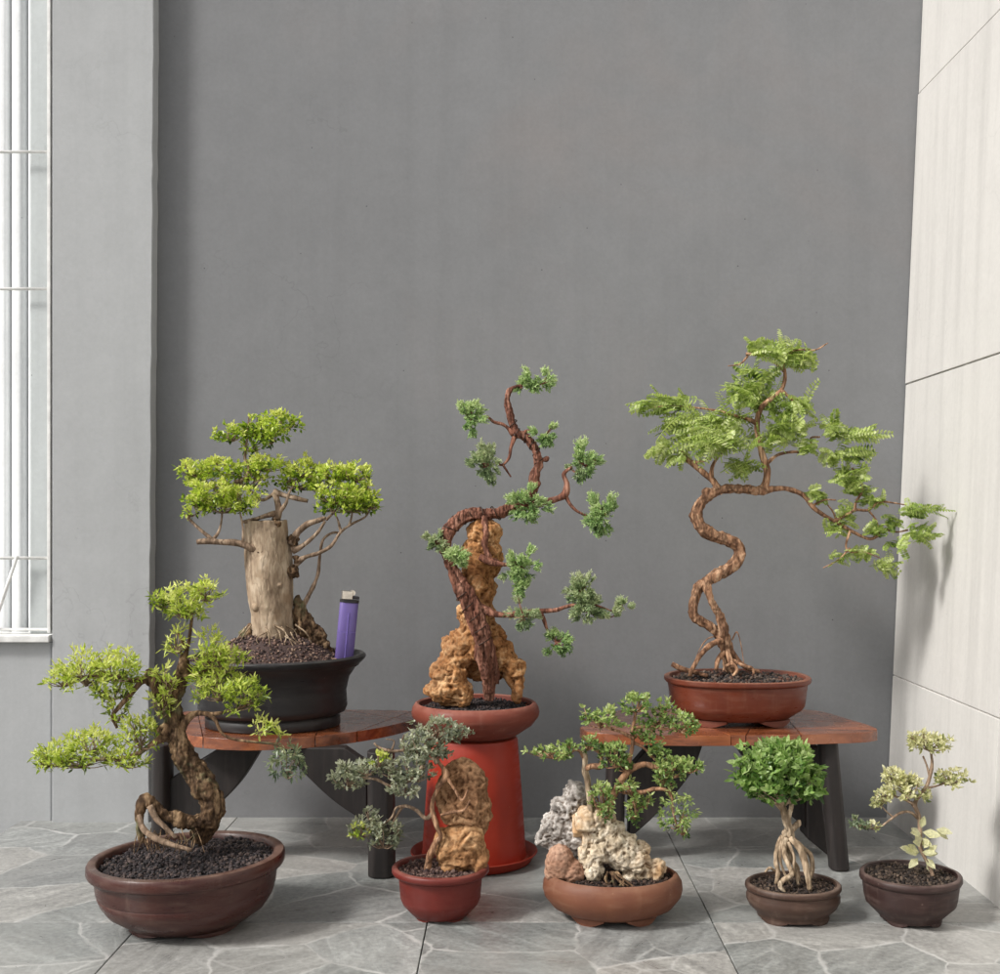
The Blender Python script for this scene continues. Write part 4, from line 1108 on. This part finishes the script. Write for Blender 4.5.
for b in [[(438, 763, -.01, 2.6), (430, 752, -.008, 2), (420, 748, -.008, 1.8), (405, 750, -.01, 1.6), (392, 751, -.01, 1.6), (380, 748, -.01, 1.4), (374, 743, -.01, 1.1)],
          [(404, 750, -.01, 1.2), (402, 742, -.01, 1), (404, 735, -.01, .8)],
          [(392, 750, -.01, 1), (394, 741, -.01, .8), (386, 739, -.01, .6)],
          [(425, 749, -.008, 1.8), (428, 740, -.006, 1.4), (440, 730, -.004, 1)],
          [(434, 812, -.014, 2.4), (426, 818, -.012, 2.2), (416, 810, -.01, 1.9), (404, 806, -.01, 1.8), (397, 815, -.01, 1.5), (392, 824, -.01, 1.2)],
          [(404, 806, -.01, 1.4), (396, 808, -.012, 1.2), (391, 818, -.012, 1), (375, 830, -.012, .8)],
          [(424, 765, -.01, 1.8), (410, 780, -.014, 1.6), (392, 786, -.016, 1.5), (375, 779, -.016, 1.3), (356, 778, -.014, .9)]]:
    branch(trunk, D, b, M['bark_twig'])
U = dict(pal='blue', L=5.4, W=2.8)
for a in [(436, 731, 20, 12, -.004, 240, .0), (458, 733, 13, 7, -.002, 80, -.02), (421, 748, 22, 15, -.008, 300, .02), (411, 770, 20, 16, -.014, 280, .02), (402, 788, 13, 10, -.016, 120, .08), (436, 752, 14, 10, -.006, 110, -.1), (392, 770, 10, 9, -.014, 60, .0),
          (348, 778, 18, 13, -.014, 220, .05), (368, 769, 16, 9, -.014, 140, -.05), (344, 768, 8, 6, -.014, 40, .1), (364, 828, 14, 11, -.012, 130, .1), (383, 836, 15, 15, -.012, 180, .0), (371, 816, 8, 8, -.012, 40, .0), (397, 830, 7, 12, -.01, 50, -.05)]:
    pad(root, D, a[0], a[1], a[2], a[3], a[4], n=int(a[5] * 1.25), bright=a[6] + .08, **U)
pad(root, D, 379, 760, 8, 9, -.016, n=50, pal='lime', L=5, W=2.6, bright=.1, label='yellow young leaves')
pad(root, D, 360, 831, 9, 8, -.018, n=50, pal='ulmus', L=5, W=2.6, bright=.05, label='yellow-green young leaves')

# ================================================================== BONSAI 5: tan pot with limestone rocks
D = 1.347; s = D / F
root = thing('potted_bonsai', (at(612.5, 0, D).x, D, 0), 'spreading bonsai growing over grey and cream limestone in a low tan-brown bowl', 'bonsai', BG)
pot(root, 612.5, D, 0, [(44, 6), (49, 6.5), (60, 12), (68, 22), (69.8, 29), (69, 36), (65.5, 42), (62.5, 44), (60.5, 43.5), (59.5, 38)], M['pot_brown'], sy=.82, n=80, feet=(47.5, 7.5, 48, (52, 128, 232, 308)))
soil(root, 612.5, D, 0, 60.5, 39, n=1100, g=1.8, sy=.82, pal=[(.02, .014, .012), (.04, .027, .022), (.075, .045, .032)])
mb = MB()
for (x, y, dz, r1, r2, r3) in [(575, 797, .0, 13, 12, 14), (566, 812, 0, 17, 13, 18), (556, 828, -.002, 16, 12, 15), (575, 828, 0, 17, 14, 22), (544, 838, -.004, 10, 9, 8), (580, 805, .004, 12, 10, 16), (560, 842, 0, 18, 13, 12), (586, 822, .004, 12, 11, 24), (573, 846, .002, 16, 12, 14)]:
    blob(mb, at(x, y, D + dz + .006), (r1 * s, r2 * s, r3 * s))
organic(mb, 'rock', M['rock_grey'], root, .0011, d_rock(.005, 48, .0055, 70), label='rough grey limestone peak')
mb = MB()
for (x, y, dz, r1, r2, r3) in [(560, 864, -.012, 15, 12, 20), (572, 872, -.012, 13, 12, 14), (552, 872, -.01, 8, 9, 10)]:
    blob(mb, at(x, y, D + dz), (r1 * s, r2 * s, r3 * s))
organic(mb, 'rock', M['rock_pink'], root, .0011, d_rock(.002, 60, .001, 60), label='smoother pinkish brown block')
mb = MB()
for (x, y, dz, r1, r2, r3) in [(588, 826, -.006, 13, 12, 18), (600, 820, -.004, 15, 13, 14), (592, 850, -.012, 15, 12, 20), (596, 870, -.016, 9, 9, 12), (609, 842, -.008, 18, 13, 22), (622, 852, -.006, 17, 13, 20), (636, 864, -.006, 16, 13, 16), (650, 872, -.006, 14, 12, 13), (657, 868, -.006, 9, 9, 10), (634, 878, -.008, 13, 11, 9), (640, 850, 0, 10, 10, 9)]:
    blob(mb, at(x, y, D + dz), (r1 * s, r2 * s, r3 * s))
hp = at(587, 847, D - .028)
f5 = d_rock(.0052, 38, .0055, 58)
organic(mb, 'rock', M['rock_cream'], root, .0011, lambda p: f5(p) - .009 * math.exp(-((p - hp).length / .0085) ** 2), label='pitted cream limestone ridge')
mb = MB()
tube(mb, px_pts([(595, 830, -.01, 3.4), (591, 810, -.012, 3.2), (590, 795, -.012, 3.2), (587, 780, -.012, 3.2), (585, 770, -.012, 3.4), (585, 757, -.012, 2.4), (582, 747, -.012, 1.6)], D), 9, .3)
trunk2 = mb.build('trunk', M['bark_pale'], root, True)
mb = MB()
tube(mb, px_pts([(606, 824, -.008, 4.6), (610, 806, -.012, 4.2), (615, 792, -.014, 3.8), (622, 779, -.014, 3.4), (631, 770, -.014, 3.2), (644, 764, -.014, 3), (655, 767, -.014, 2.8), (665, 770, -.014, 2), (676, 769, -.014, 1.2)], D), 9, .25)
trunk = mb.build('trunk', M['bark_orange'], root, True)
for b in [[(586, 768, -.012, 3), (592, 766, -.014, 3.2), (600, 766, -.014, 3.2), (602, 760, -.014, 2), (598, 750, -.012, 1.4)],
          [(584, 757, -.012, 1.8), (578, 750, -.012, 1.4), (565, 752, -.012, 1), (548, 754, -.012, .8)],
          [(624, 777, -.014, 2.6), (629, 762, -.012, 2.2), (632, 747, -.01, 2), (633, 730, -.008, 1.7), (636, 710, -.006, 1.2)],
          [(633, 738, -.01, 1.6), (621, 732, -.012, 1.4), (608, 728, -.012, 1.2), (600, 722, -.012, .9)],
          [(633, 742, -.008, 1.5), (644, 748, -.008, 1.4), (652, 757, -.008, 1.2)],
          [(634, 728, -.008, 1.6), (650, 726, -.006, 1.4), (664, 729, -.006, 1.4), (676, 728, -.006, 1.1)],
          [(620, 783, -.014, 2.4), (632, 791, -.018, 2.4), (642, 792, -.02, 2.4), (654, 789, -.02, 2.2), (667, 790, -.02, 1.9), (673, 800, -.02, 1.3)],
          [(633, 791, -.018, 1.6), (633, 800, -.02, 1.3), (636, 812, -.02, .9)],
          [(608, 812, -.012, 2), (604, 802, -.018, 1.5), (602, 790, -.02, 1)]]:
    branch(trunk, D, b, M['bark_orange'], label=None)
U = dict(pal='premna', L=5.2, W=2.8)
for a in [(601, 720, 17, 10, -.012, 190, .02), (588, 716, 8, 6, -.012, 40, .02), (636, 704, 15, 11, -.006, 190, .05), (663, 708, 9, 7, -.002, 60, -.05), (680, 724, 15, 11, -.004, 190, -.02), (656, 719, 14, 9, 0, 80, -.12), (645, 734, 13, 11, -.004, 140, -.05),
          (553, 753, 19, 7, -.012, 160, .1), (570, 748, 8, 6, -.012, 50, -.05), (589, 744, 9, 7, -.012, 60, -.02), (600, 747, 8, 8, -.012, 50, -.05), (614, 757, 14, 14, -.016, 190, -.08), (626, 765, 9, 8, -.014, 50, -.12), (660, 755, 11, 10, -.01, 120, -.1), (672, 769, 19, 11, -.016, 210, .0), (690, 767, 12, 8, -.016, 100, -.02), (665, 779, 10, 8, -.016, 70, -.1),
          (602, 799, 11, 17, -.022, 170, -.02), (606, 814, 8, 6, -.022, 50, .05), (627, 788, 11, 8, -.02, 80, .02), (634, 810, 9, 13, -.022, 100, -.02), (645, 803, 7, 7, -.02, 40, -.02)]:
    pad(root, D, a[0], a[1], a[2], a[3], a[4], n=int(a[5] * 1.2), bright=a[6], twigmat='bark_orange', **U)
pad(root, D, 677, 812, 16, 19, -.02, n=290, pal='premna', L=5.6, W=2.2, up=-.2, flat=1, bright=.08, twigmat='bark_orange')
pad(root, D, 684, 828, 8, 10, -.02, n=60, pal='premna', L=5, W=1.8, up=-.5, flat=1, bright=.05, twigmat='bark_orange')
mb = MB()
for i in range(7):
    p0 = at(612 + rng.uniform(-10, 6), 872, D - .02); p1 = at(606 + i * 4.5, 886, D - .036)
    tube(mb, [(p0, .0016), ((p0 + p1) / 2 + Vector((rng.gauss(0, .002), -.004, 0)), .0014), (p1, .001)], 5, .3)
mb.build('root', M['bark_brown'], root, True)

# ================================================================== BONSAI 6: tamarind on the right bench
D = 1.60; s = D / F
root = thing('potted_bonsai', (at(737, 0, D).x, D, H2), 'feathery-leaved bonsai with snaking bare trunk in the rust-brown pot on the bench', 'bonsai', BG)
pot(root, 737, D, H2 + .0004, [(46, 5), (50, 5.2), (54, 8), (63, 14), (66, 18), (68.5, 37), (69, 39.5), (71.5, 40.5), (72.3, 42), (72, 45), (70, 46), (67, 45.5), (65.5, 41)], M['pot_rust'], rimcut=6, sy=.82, ex=2.35, n=96, feet=(53, 6, 42, (50, 130, 230, 310)))
soil(root, 737, D, H2, 66.5, 41, mound=8, moff=(-.15, 0), msig=.6, n=1500, g=1.8, sy=.82, ex=2.35, pal=[(.045, .036, .033), (.085, .066, .055), (.03, .026, .026), (.14, .10, .078), (.10, .05, .035)])
mb = MB()
tube(mb, px_pts([(731, 672, 0, 7.04), (728, 656, 0, 6.60), (724, 641, 0, 6.16), (714, 629, -.004, 4.84), (702, 622, -.008, 4.58), (694, 615, -.008, 4.84), (694, 602, -.006, 4.93), (699, 587, -.002, 5.28), (712, 578, 0, 5.81), (729, 569, 0, 6.16), (739, 558, 0, 6.16), (738, 546, 0, 6.16), (727, 540, 0, 6.16), (711, 534, 0, 6.34), (699, 524, 0, 6.34), (697, 511, 0, 5.81), (706, 498, 0, 5.10), (721, 490, 0, 4.75), (737, 489, 0, 4.58), (752, 490, 0, 4.58), (764, 490, 0, 4.22)], D), 12, .14, 80, ridge=.22)
tube(mb, px_pts([(726, 652, -.006, 5), (724, 634, -.01, 4.8), (720, 618, -.01, 4.2), (712, 602, -.01, 3.8), (707, 590, -.008, 3.8), (706, 582, -.006, 3)], D), 10, .18, 90, ridge=.2)
blob(mb, at(707, 492, D), (.007, .006, .006)); blob(mb, at(723, 637, D - .004), (.0095, .008, .009))
trunk = organic(mb, 'trunk', M['bark_orange'], root, .00095, d_bark(.0016, 100, .4), relax=0)
for lst in [[(722, 640, -.012, 3.4), (712, 644, -.02, 3), (701, 654, -.026, 2.8), (692, 670, -.03, 2.4), (690, 676, -.03, 2)],
            [(730, 650, -.004, 3.5), (737, 660, -.006, 3), (748, 668, -.008, 2.4), (760, 672, -.01, 1.6)],
            [(727, 650, -.01, 3.4), (731, 662, -.02, 3), (735, 672, -.026, 2.4)],
            [(724, 652, -.01, 3), (718, 660, -.018, 2.6), (716, 670, -.024, 2)],
            [(733, 660, -.016, 2), (744, 666, -.03, 1.8), (752, 668, -.03, 1.6), (754, 674, -.032, 1.2)],
            [(726, 666, -.026, 2), (733, 664, -.036, 1.8), (737, 670, -.038, 1.6), (733, 676, -.038, 1.4)],
            [(672, 664, -.01, 2.6), (680, 668, -.014, 2.6), (690, 671, -.018, 2.4), (708, 676, -.028, 1.8)],
            [(716, 636, -.004, .7), (706, 640, -.006, .6), (697, 655, -.01, .5), (695, 668, -.01, .4)],
            [(732, 640, -.004, .7), (737, 632, -.006, .6), (741, 645, -.006, .5), (744, 664, -.008, .4)]]:
    mb = MB(); tube(mb, px_pts(lst, D), 8, .2); mb.build('root', M['bark_orange'], root, True)
TB = [
    [(762, 491, 0, 3.74), (766, 482, 0, 3.74), (767, 470, 0, 3.74), (763, 457, 0, 3.40), (759, 440, 0, 2.89), (757, 424, 0, 2.89), (761, 408, 0, 2.72), (772, 398, 0, 2.38), (782, 389, 0, 2.04), (785, 374, 0, 1.87), (781, 356, 0, 1.53)],
    [(718, 489, 0, 3.74), (713, 481, 0, 3.23), (704, 473, 0, 2.89), (694, 465, 0, 2.72), (684, 456, 0, 2.21), (680, 448, 0, 1.53)],
    [(711, 478, 0, 2.04), (713, 465, -.002, 1.70), (720, 455, -.002, 1.36), (730, 446, -.002, 1.02)],
    [(690, 461, 0, 1.53), (700, 462, -.002, 1.36), (712, 457, -.002, 1.10)],
    [(762, 491, 0, 3.40), (774, 489, 0, 2.89), (788, 489, 0, 2.55), (803, 495, 0, 2.38), (812, 506, 0, 2.21), (822, 514, 0, 2.04), (838, 523, 0, 1.87), (855, 533, 0, 1.70), (870, 539, 0, 1.44), (879, 534, 0, 1.27), (880, 528, 0, 1.10), (895, 532, 0, 0.94), (908, 530, 0, .9)],
    [(834, 522, 0, 1.53), (846, 515, -.004, 1.53), (856, 510, -.004, 1.53), (868, 510, -.004, 1.36), (880, 502, -.004, 1.10), (894, 503, -.004, .8), (906, 505, -.004, .6)],
    [(855, 511, -.004, 1.44), (856, 502, -.004, 1.27), (862, 491, -.004, 1.10), (860, 478, -.004, 0.85), (852, 468, -.004, .8)],
    [(838, 524, 0, 0.94), (833, 512, .004, 0.85), (827, 504, .004, .8)],
    [(869, 511, -.004, 0.85), (876, 520, -.004, .9), (879, 530, -.004, .9)],
    [(812, 506, 0, 1.10), (824, 500, -.004, 0.85), (836, 500, -.004, .7)],
    [(850, 531, -.004, 1.19), (846, 545, -.006, 0.94), (850, 552, -.008, .9), (864, 552, -.008, .7), (880, 558, -.008, .5)],
    [(850, 548, -.006, .9), (838, 560, -.006, .7), (823, 568, -.006, .4)],
    [(758, 424, 0, 2.04), (748, 419, 0, 1.87), (735, 416, 0, 1.53), (718, 411, 0, 1.19), (698, 408, .01, 0.85), (672, 406, .01, .7), (645, 408, .01, .5)],
    [(765, 465, 0, 1.70), (778, 455, 0, 1.53), (792, 452, 0, 1.36), (804, 452, 0, 1.27), (811, 446, 0, 1.19), (811, 438, 0, 0.94), (820, 437, 0, .9)],
    [(781, 390, 0, 1.53), (792, 400, -.004, 1.19), (800, 412, -.004, 0.85)],
    [(785, 372, 0, 1.36), (776, 364, 0, 1.10), (762, 356, 0, 1.02), (746, 354, 0, 1.53)],
    [(748, 356, 0, 0.85), (740, 364, 0, .7), (728, 366, 0, .5)],
    [(782, 357, 0, 1.19), (797, 350, 0, 0.85), (815, 350, 0, .8), (828, 343, 0, .5)],
]
for b in TB: branch(trunk, D, b, M['bark_orange'], seg=8)
def fcl(cx, cy, rx, ry, n_, dirx, bright=0.0, L=(26, 42), droop=.6, dz=0.0, ll=7.0, lw=2.8, name='leaf_spray', fold=.3, upz=.25):
    mb = MB(); y = D + dz; s_ = y / F
    L = (L[0] * 1.1, L[1] * 1.15); ll *= 1.12
    for i in range(int(n_ * 1.9 + 2)):
        v = rnd3(); p = at(cx + v.x * rx, cy - v.z * ry, y + v.y * rx * .9 * s_)
        d = Vector((dirx + rng.gauss(0, .6), rng.gauss(0, .6), upz + .2 + rng.gauss(0, .35))).normalized()
        l = rng.uniform(*L) * s_
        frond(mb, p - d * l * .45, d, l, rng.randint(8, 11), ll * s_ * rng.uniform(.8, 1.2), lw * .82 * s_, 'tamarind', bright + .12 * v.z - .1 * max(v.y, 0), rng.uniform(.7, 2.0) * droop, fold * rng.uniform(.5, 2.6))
    return mb.build(name, M['leaf'], root)
fcl(694, 424, 30, 12, 20, -.8, .08)
fcl(724, 420, 24, 14, 18, -.6, .05)
fcl(728, 438, 28, 9, 16, -.2, .1, dz=-.03)
fcl(705, 434, 24, 10, 12, -.6, .12, dz=-.03, droop=.9)
fcl(745, 462, 20, 8, 7, .2, .02)
fcl(654, 403, 20, 8, 6, -1, -.06, L=(18, 32))
fcl(676, 400, 18, 8, 7, -.8, -.05, L=(18, 30), dz=.02)
fcl(664, 446, 13, 7, 5, -.9, .12, L=(16, 26), droop=1.3)
fcl(676, 452, 9, 6, 3, .2, .12, L=(14, 22), droop=1.6)
fcl(756, 378, 20, 12, 10, -.2, -.08, L=(18, 32), dz=.02)
fcl(766, 398, 20, 14, 10, .1, -.06, L=(18, 32), dz=.02)
fcl(745, 392, 20, 10, 9, -.4, -.02, L=(20, 34))
fcl(778, 350, 18, 9, 12, .3, .08, L=(18, 32))
fcl(798, 356, 16, 9, 9, .8, .08, L=(18, 30), droop=.9)
fcl(762, 347, 12, 6, 4, -.4, .05, L=(14, 24))
fcl(798, 398, 13, 12, 8, .7, .06, L=(18, 30), droop=1.0)
fcl(788, 420, 18, 14, 11, .3, .02, L=(18, 30))
fcl(770, 435, 18, 12, 9, .2, .02, L=(18, 30))
fcl(800, 444, 12, 8, 4, .5, .0, L=(16, 24))
fcl(834, 428, 14, 10, 7, .2, .1, L=(18, 28))
fcl(860, 434, 16, 6, 6, 1, .1, L=(26, 40), droop=.3)
fcl(852, 450, 18, 6, 6, .9, .0, L=(20, 32), droop=.5)
fcl(832, 452, 8, 8, 4, -.2, .1, L=(16, 24), droop=1.2)
fcl(848, 474, 17, 9, 16, .4, -0.06, L=(14, 24), ll=5.2, lw=2.4)
fcl(856, 486, 12, 8, 11, .3, -0.06, L=(14, 22), ll=5, lw=2.4)
fcl(816, 492, 10, 7, 7, .2, 0.02, L=(12, 20), ll=5, lw=2.3)
fcl(848, 512, 11, 14, 8, .1, 0.06, L=(12, 20), ll=4.6, lw=2.2)
fcl(876, 528, 10, 6, 7, .5, -0.1, L=(12, 18), ll=4.6, lw=2.2)
fcl(892, 541, 6, 4, 3, .5, -.3, L=(12, 16), ll=4.6, lw=2.2)
fcl(913, 508, 10, 8, 7, .7, -.2, L=(14, 20), ll=4.6, lw=2.2, dz=-.035)
fcl(931, 508, 8, 3, 2, 1.3, -.06, L=(26, 30), droop=.3, ll=4.2, dz=-.035)
fcl(917, 530, 12, 9, 7, .6, -.12, L=(14, 22), ll=4.4, lw=2.2, dz=-.035)
fcl(930, 535, 8, 4, 2, 1.2, -.05, L=(24, 28), droop=.5, ll=4.2, dz=-.035)
fcl(904, 548, 5, 8, 2, -.3, -.1, L=(16, 22), droop=.6, ll=4.2, dz=-.035)
fcl(862, 550, 14, 5, 7, .3, 0.05, L=(12, 18), ll=4.4, lw=2.2)
fcl(834, 530, 10, 10, 5, .1, .0, L=(12, 18), ll=4.6, lw=2.2)
fcl(872, 500, 14, 8, 6, .4, -.05, L=(12, 18), ll=4.6, lw=2.2)
fcl(892, 520, 10, 10, 5, .5, -.1, L=(12, 18), ll=4.4, lw=2.2)
fcl(838, 556, 10, 8, 4, -.1, .0, L=(10, 16), ll=4.2, lw=2)
fcl(884, 562, 7, 4, 3, .8, .08, L=(20, 28), droop=.9)

# ================================================================== BONSAI 7: ball crown, umber pot
D = 1.342; s = D / F
root = thing('potted_bonsai', (at(793, 0, D).x, D, 0), 'small bonsai with round bright green crown above exposed stilt roots in an umber pot', 'bonsai', BG)
pot(root, 793, D, 0, [(33, 3), (35.5, 3.2), (36, 6), (36.5, 7), (43, 13), (46.2, 19), (46.4, 23), (45, 27), (45.3, 28.5), (47, 29.5), (47.6, 31), (47.2, 34), (45.5, 35.3), (43, 35), (42, 32)], M['pot_umber'], rimcut=8, sy=.9, feet=(36, 4, 50, (45, 135, 225, 315)))
soil(root, 793, D, 0, 43, 31, mound=4, n=1000, g=1.7, sy=.9, pal=[(.03, .021, .017), (.06, .04, .03), (.10, .07, .05), (.02, .015, .013)])
mb = MB()
tube(mb, px_pts([(789, 842, 0, 4.92), (790, 832, 0, 4.51), (787, 822, 0, 4.10), (784, 812, 0, 3.44), (780, 800, 0, 2.46), (774, 788, 0, 1.80)], D), 10, .2)
tube(mb, px_pts([(788, 822, 0, 3.28), (791, 808, -.004, 2.46), (795, 796, -.004, 1.97), (799, 785, -.002, 1.48)], D), 8, .2)
tube(mb, px_pts([(790, 830, 0, 2.87), (797, 825, .002, 2.62), (799, 820, .002, 1.23)], D), 8, .2)
blob(mb, at(787, 834, D), (.006, .006, .0055))
trunk = organic(mb, 'trunk', M['bark_pale'], root, .0009, d_bark(.0012, 120), relax=0)
for lst in [[(783, 836, 0, 2.96), (778, 848, -.004, 2.96), (776, 862, -.006, 2.66), (778, 874, -.01, 2.52), (776, 884, -.014, 2.07)],
            [(786, 838, -.006, 3.11), (784, 852, -.012, 2.81), (788, 864, -.016, 2.52), (792, 874, -.02, 2.37), (783, 880, -.024, 2.66), (780, 886, -.026, 2.22), (785, 892, -.026, 1.48)],
            [(790, 838, -.006, 2.96), (798, 846, -.012, 3.40), (804, 858, -.016, 3.55), (807, 872, -.02, 3.26), (810, 890, -.024, 2.52)],
            [(792, 838, 0, 2.66), (803, 848, 0, 2.52), (811, 856, 0, 2.52), (812, 870, 0, 2.37), (808, 884, -.004, 1.78)],
            [(786, 840, .006, 2.96), (791, 856, .008, 2.96), (797, 870, .008, 2.66), (799, 886, .006, 2.22)],
            [(788, 842, -.008, 1.78), (794, 856, -.014, 1.63), (794, 868, -.016, 1.33), (798, 884, -.018, 1.18)],
            [(781, 842, -.004, 1.48), (780, 858, -.012, 1.48), (784, 872, -.016, 1.18), (790, 884, -.02, 0.89)],
            [(777, 872, -.008, 1.18), (770, 868, -.01, 1.33), (765, 872, -.01, 1.04)]]:
    mb = MB(); tube(mb, px_pts(lst, D), 9, .22, 130); mb.build('root', M['bark_pale'], root, True)
for b in [[(783, 809, 0, 2.4), (772, 800, -.004, 1.8), (762, 792, -.004, 1.2)], [(793, 800, -.004, 1.8), (804, 797, -.004, 1.4), (813, 796, -.004, 1)], [(780, 800, 0, 2), (783, 788, -.008, 1.4), (786, 775, -.008, 1)]]:
    branch(trunk, D, b, M['bark_pale'])
mb = MB()
for a in [(766, 762, 24, 15, -.004, 220, .06), (745, 783, 10, 9, 0, 50, -.05), (798, 757, 12, 9, 0, 60, .05), (793, 768, 24, 18, -.008, 280, .02), (776, 784, 30, 13, -.008, 260, -.06), (757, 775, 17, 17, 0, 150, .02), (802, 782, 15, 14, -.004, 150, -.06), (782, 753, 22, 10, 0, 170, .1), (779, 775, 32, 24, .016, 260, -.1), (812, 793, 8, 7, 0, 40, -.1)]:
    pad(root, D, a[0], a[1], a[2], a[3], a[4], n=a[5], bright=a[6], pal='ball', L=9.5, W=5.6, k=4, mb=mb, twigs=False, stem=(785, 805), flat=.95)
mb.build('crown', [M['leaf'], M['bark_pale']], root)
mb = MB()
for i in range(14):
    p1 = at(rng.uniform(748, 815), rng.uniform(780, 797), D - rng.uniform(.0, .02)); p0 = at(784, 806, D); tube(mb, [(p0, .0012), ((p0 + p1) / 2, .0009), (p1, .0005)], 5, .2)
mb.build('twigs', M['bark_pale'], root, True)

# ================================================================== BONSAI 8: variegated, dark pot by the wall
D = 1.334; s = D / F
root = thing('potted_bonsai', (at(910.5, 0, D).x, D, 0), 'small bonsai with cream variegated leaves in a dark plum pot by the white wall', 'bonsai', BG)
pot(root, 910.5, D, 0, [(26, 3), (30, 3.5), (31, 6), (37, 12), (44, 19), (45.5, 25), (47, 37), (47.2, 39.5), (49, 40.5), (50, 42.5), (49.6, 46), (48, 47.5), (45, 47.3), (43.8, 44)], M['pot_plum'], rimcut=7, poly=8, feet=(30, 4, 44, (45, 135, 225, 315)))
soil(root, 910.5, D, 0, 44.5, 43, mound=4, n=1100, g=1.8, pal=[(.03, .022, .018), (.06, .042, .032), (.10, .072, .053), (.02, .015, .013)])
mb = MB()
tube(mb, px_pts([(933, 876, -.012, 1.87), (929, 865, -.008, 2.03), (924, 856, -.004, 2.18), (920, 846, 0, 2.34), (920, 832, 0, 2.34), (919, 817, 0, 2.34), (915, 804, 0, 2.18), (920, 795, 0, 2.03), (926, 787, 0, 1.95), (930, 776, 0, 1.87), (932, 763, 0, 1.72), (931, 752, 0, 1.25)], D), 9, .18)
trunk = mb.build('trunk', M['bark_twig'], root, True)
for b in [[(919, 819, 0, 1.60), (910, 812, -.004, 1.44), (900, 813, -.006, 1.36), (891, 819, -.008, 1.20), (881, 826, -.01, 1.04), (870, 828, -.012, 0.80), (858, 826, -.012, 0.56)],
          [(916, 805, 0, 1.44), (905, 800, 0, 1.12), (893, 796, 0, 0.88), (880, 797, 0, 0.64)],
          [(930, 777, 0, 1.28), (927, 766, 0, 1.12), (923, 756, 0, 0.88)],
          [(926, 788, 0, 1.20), (936, 786, 0, 0.96), (948, 782, 0, 0.72)],
          [(893, 817, -.006, 0.88), (886, 811, -.006, 0.72), (880, 804, -.006, 0.56)],
          [(918, 812, 0, 1.04), (910, 802, .004, 0.88), (903, 790, .004, 0.72), (897, 780, .004, 0.56)]]:
    branch(trunk, D, b, M['bark_twig'])
U = dict(pal='variegated', L=5.2, W=2.9)
for a in [(929, 744, 21, 9, 0, 260, .05), (922, 739, 13, 6, 0, 80, .1), (951, 779, 17, 8, 0, 180, .0), (906, 791, 20, 9, -.002, 260, .02), (893, 776, 12, 7, .002, 110, .08), (908, 780, 9, 5, .002, 50, -.05), (884, 796, 9, 7, -.004, 60, .0), (878, 803, 6, 5, -.006, 30, .1)]:
    pad(root, D, a[0], a[1], a[2], a[3], a[4], n=int(a[5] * 1.2), bright=a[6], **U)
pad(root, D, 860, 824, 11, 5, -.012, n=90, pal='greygreen', L=5, W=2.5, bright=.05)
pad(root, D, 872, 826, 6, 4, -.012, n=30, pal='variegated', L=5, W=2.5, bright=-.15)
mb = MB(); P_ = PAL['variegated']
for (x, y, dx, dz_, L_, W_) in [(921, 834, -1, .3, 12, 7), (922, 832, 1, -.05, 16, 9), (936, 829, 1, -.1, 14, 8), (921, 828, .3, 1, 11, 6), (922, 838, .8, -.6, 11, 6), (920, 845, -.9, .6, 12, 7), (922, 852, 1, .3, 14, 8), (919, 852, -1, .2, 15, 8), (918, 858, -.8, -.5, 12, 7), (925, 858, .7, -.7, 12, 7), (928, 852, .9, .8, 10, 6), (924, 848, .2, 1, 10, 6), (912, 850, -1, .3, 11, 7), (927, 862, .4, -.9, 10, 6)]:
    for rep in range(2):
        d = Vector((dx + rng.gauss(0, .35) * rep, -.4 + rng.gauss(0, .3), dz_ + rng.gauss(0, .35) * rep)).normalized(); c0 = lerp(P_[1], P_[3], rng.uniform(.45, .95))
        leaf(mb, at(x, y, D - .006), d, Vector((rng.gauss(0, .2), -.7, .7)), L_ * s * 1.15, W_ * s * 1.15, c0, .15, .1)
mb.build('leaf_cluster', M['leaf'], root, label='large pale leaves low on the trunk')

# ================================================================== LIGHT, SKY, CAMERA
sc = bpy.context.scene
to_sun = Vector((-.78, -.42, .80)).normalized()
elev = math.asin(to_sun.z); az = math.atan2(to_sun.x, to_sun.y)
w = bpy.data.worlds.new('World'); sc.world = w; w.use_nodes = True
nt = w.node_tree; nt.nodes.clear()
sky = nt.nodes.new('ShaderNodeTexSky'); sky.sky_type = 'NISHITA'; sky.sun_disc = False
sky.sun_elevation = elev; sky.sun_rotation = az; sky.air_density = 1.0; sky.dust_density = 4.0; sky.ozone_density = .6
hs = nt.nodes.new('ShaderNodeHueSaturation'); hs.inputs['Saturation'].default_value = .35
bg = nt.nodes.new('ShaderNodeBackground'); bg.inputs['Strength'].default_value = .138
ow = nt.nodes.new('ShaderNodeOutputWorld')
nt.links.new(sky.outputs[0], hs.inputs['Color']); nt.links.new(hs.outputs[0], bg.inputs['Color']); nt.links.new(bg.outputs[0], ow.inputs['Surface'])
sun = bpy.data.lights.new('sun', 'SUN'); sun.energy = 3.2; sun.angle = math.radians(10); sun.color = (1, .975, .94)
so = bpy.data.objects.new('sun', sun); C.objects.link(so); so.rotation_euler = to_sun.to_track_quat('Z', 'Y').to_euler()
so.location = to_sun * 6

cam = bpy.data.cameras.new('camera'); cam.sensor_width = 36; cam.sensor_fit = 'HORIZONTAL'; cam.lens = 36 * F / 1000
cam.shift_x = -(CX - 500) / 1000; cam.shift_y = (CY - 487) / 1000
cam.clip_start = .05; cam.clip_end = 300
co = bpy.data.objects.new('camera', cam); C.objects.link(co)
co.location = (0, 0, HC); co.rotation_euler = (math.radians(90), 0, 0)
sc.camera = co
sc.view_settings.view_transform = 'Standard'; sc.view_settings.look = 'None'; sc.view_settings.exposure = 0; sc.view_settings.gamma = 1
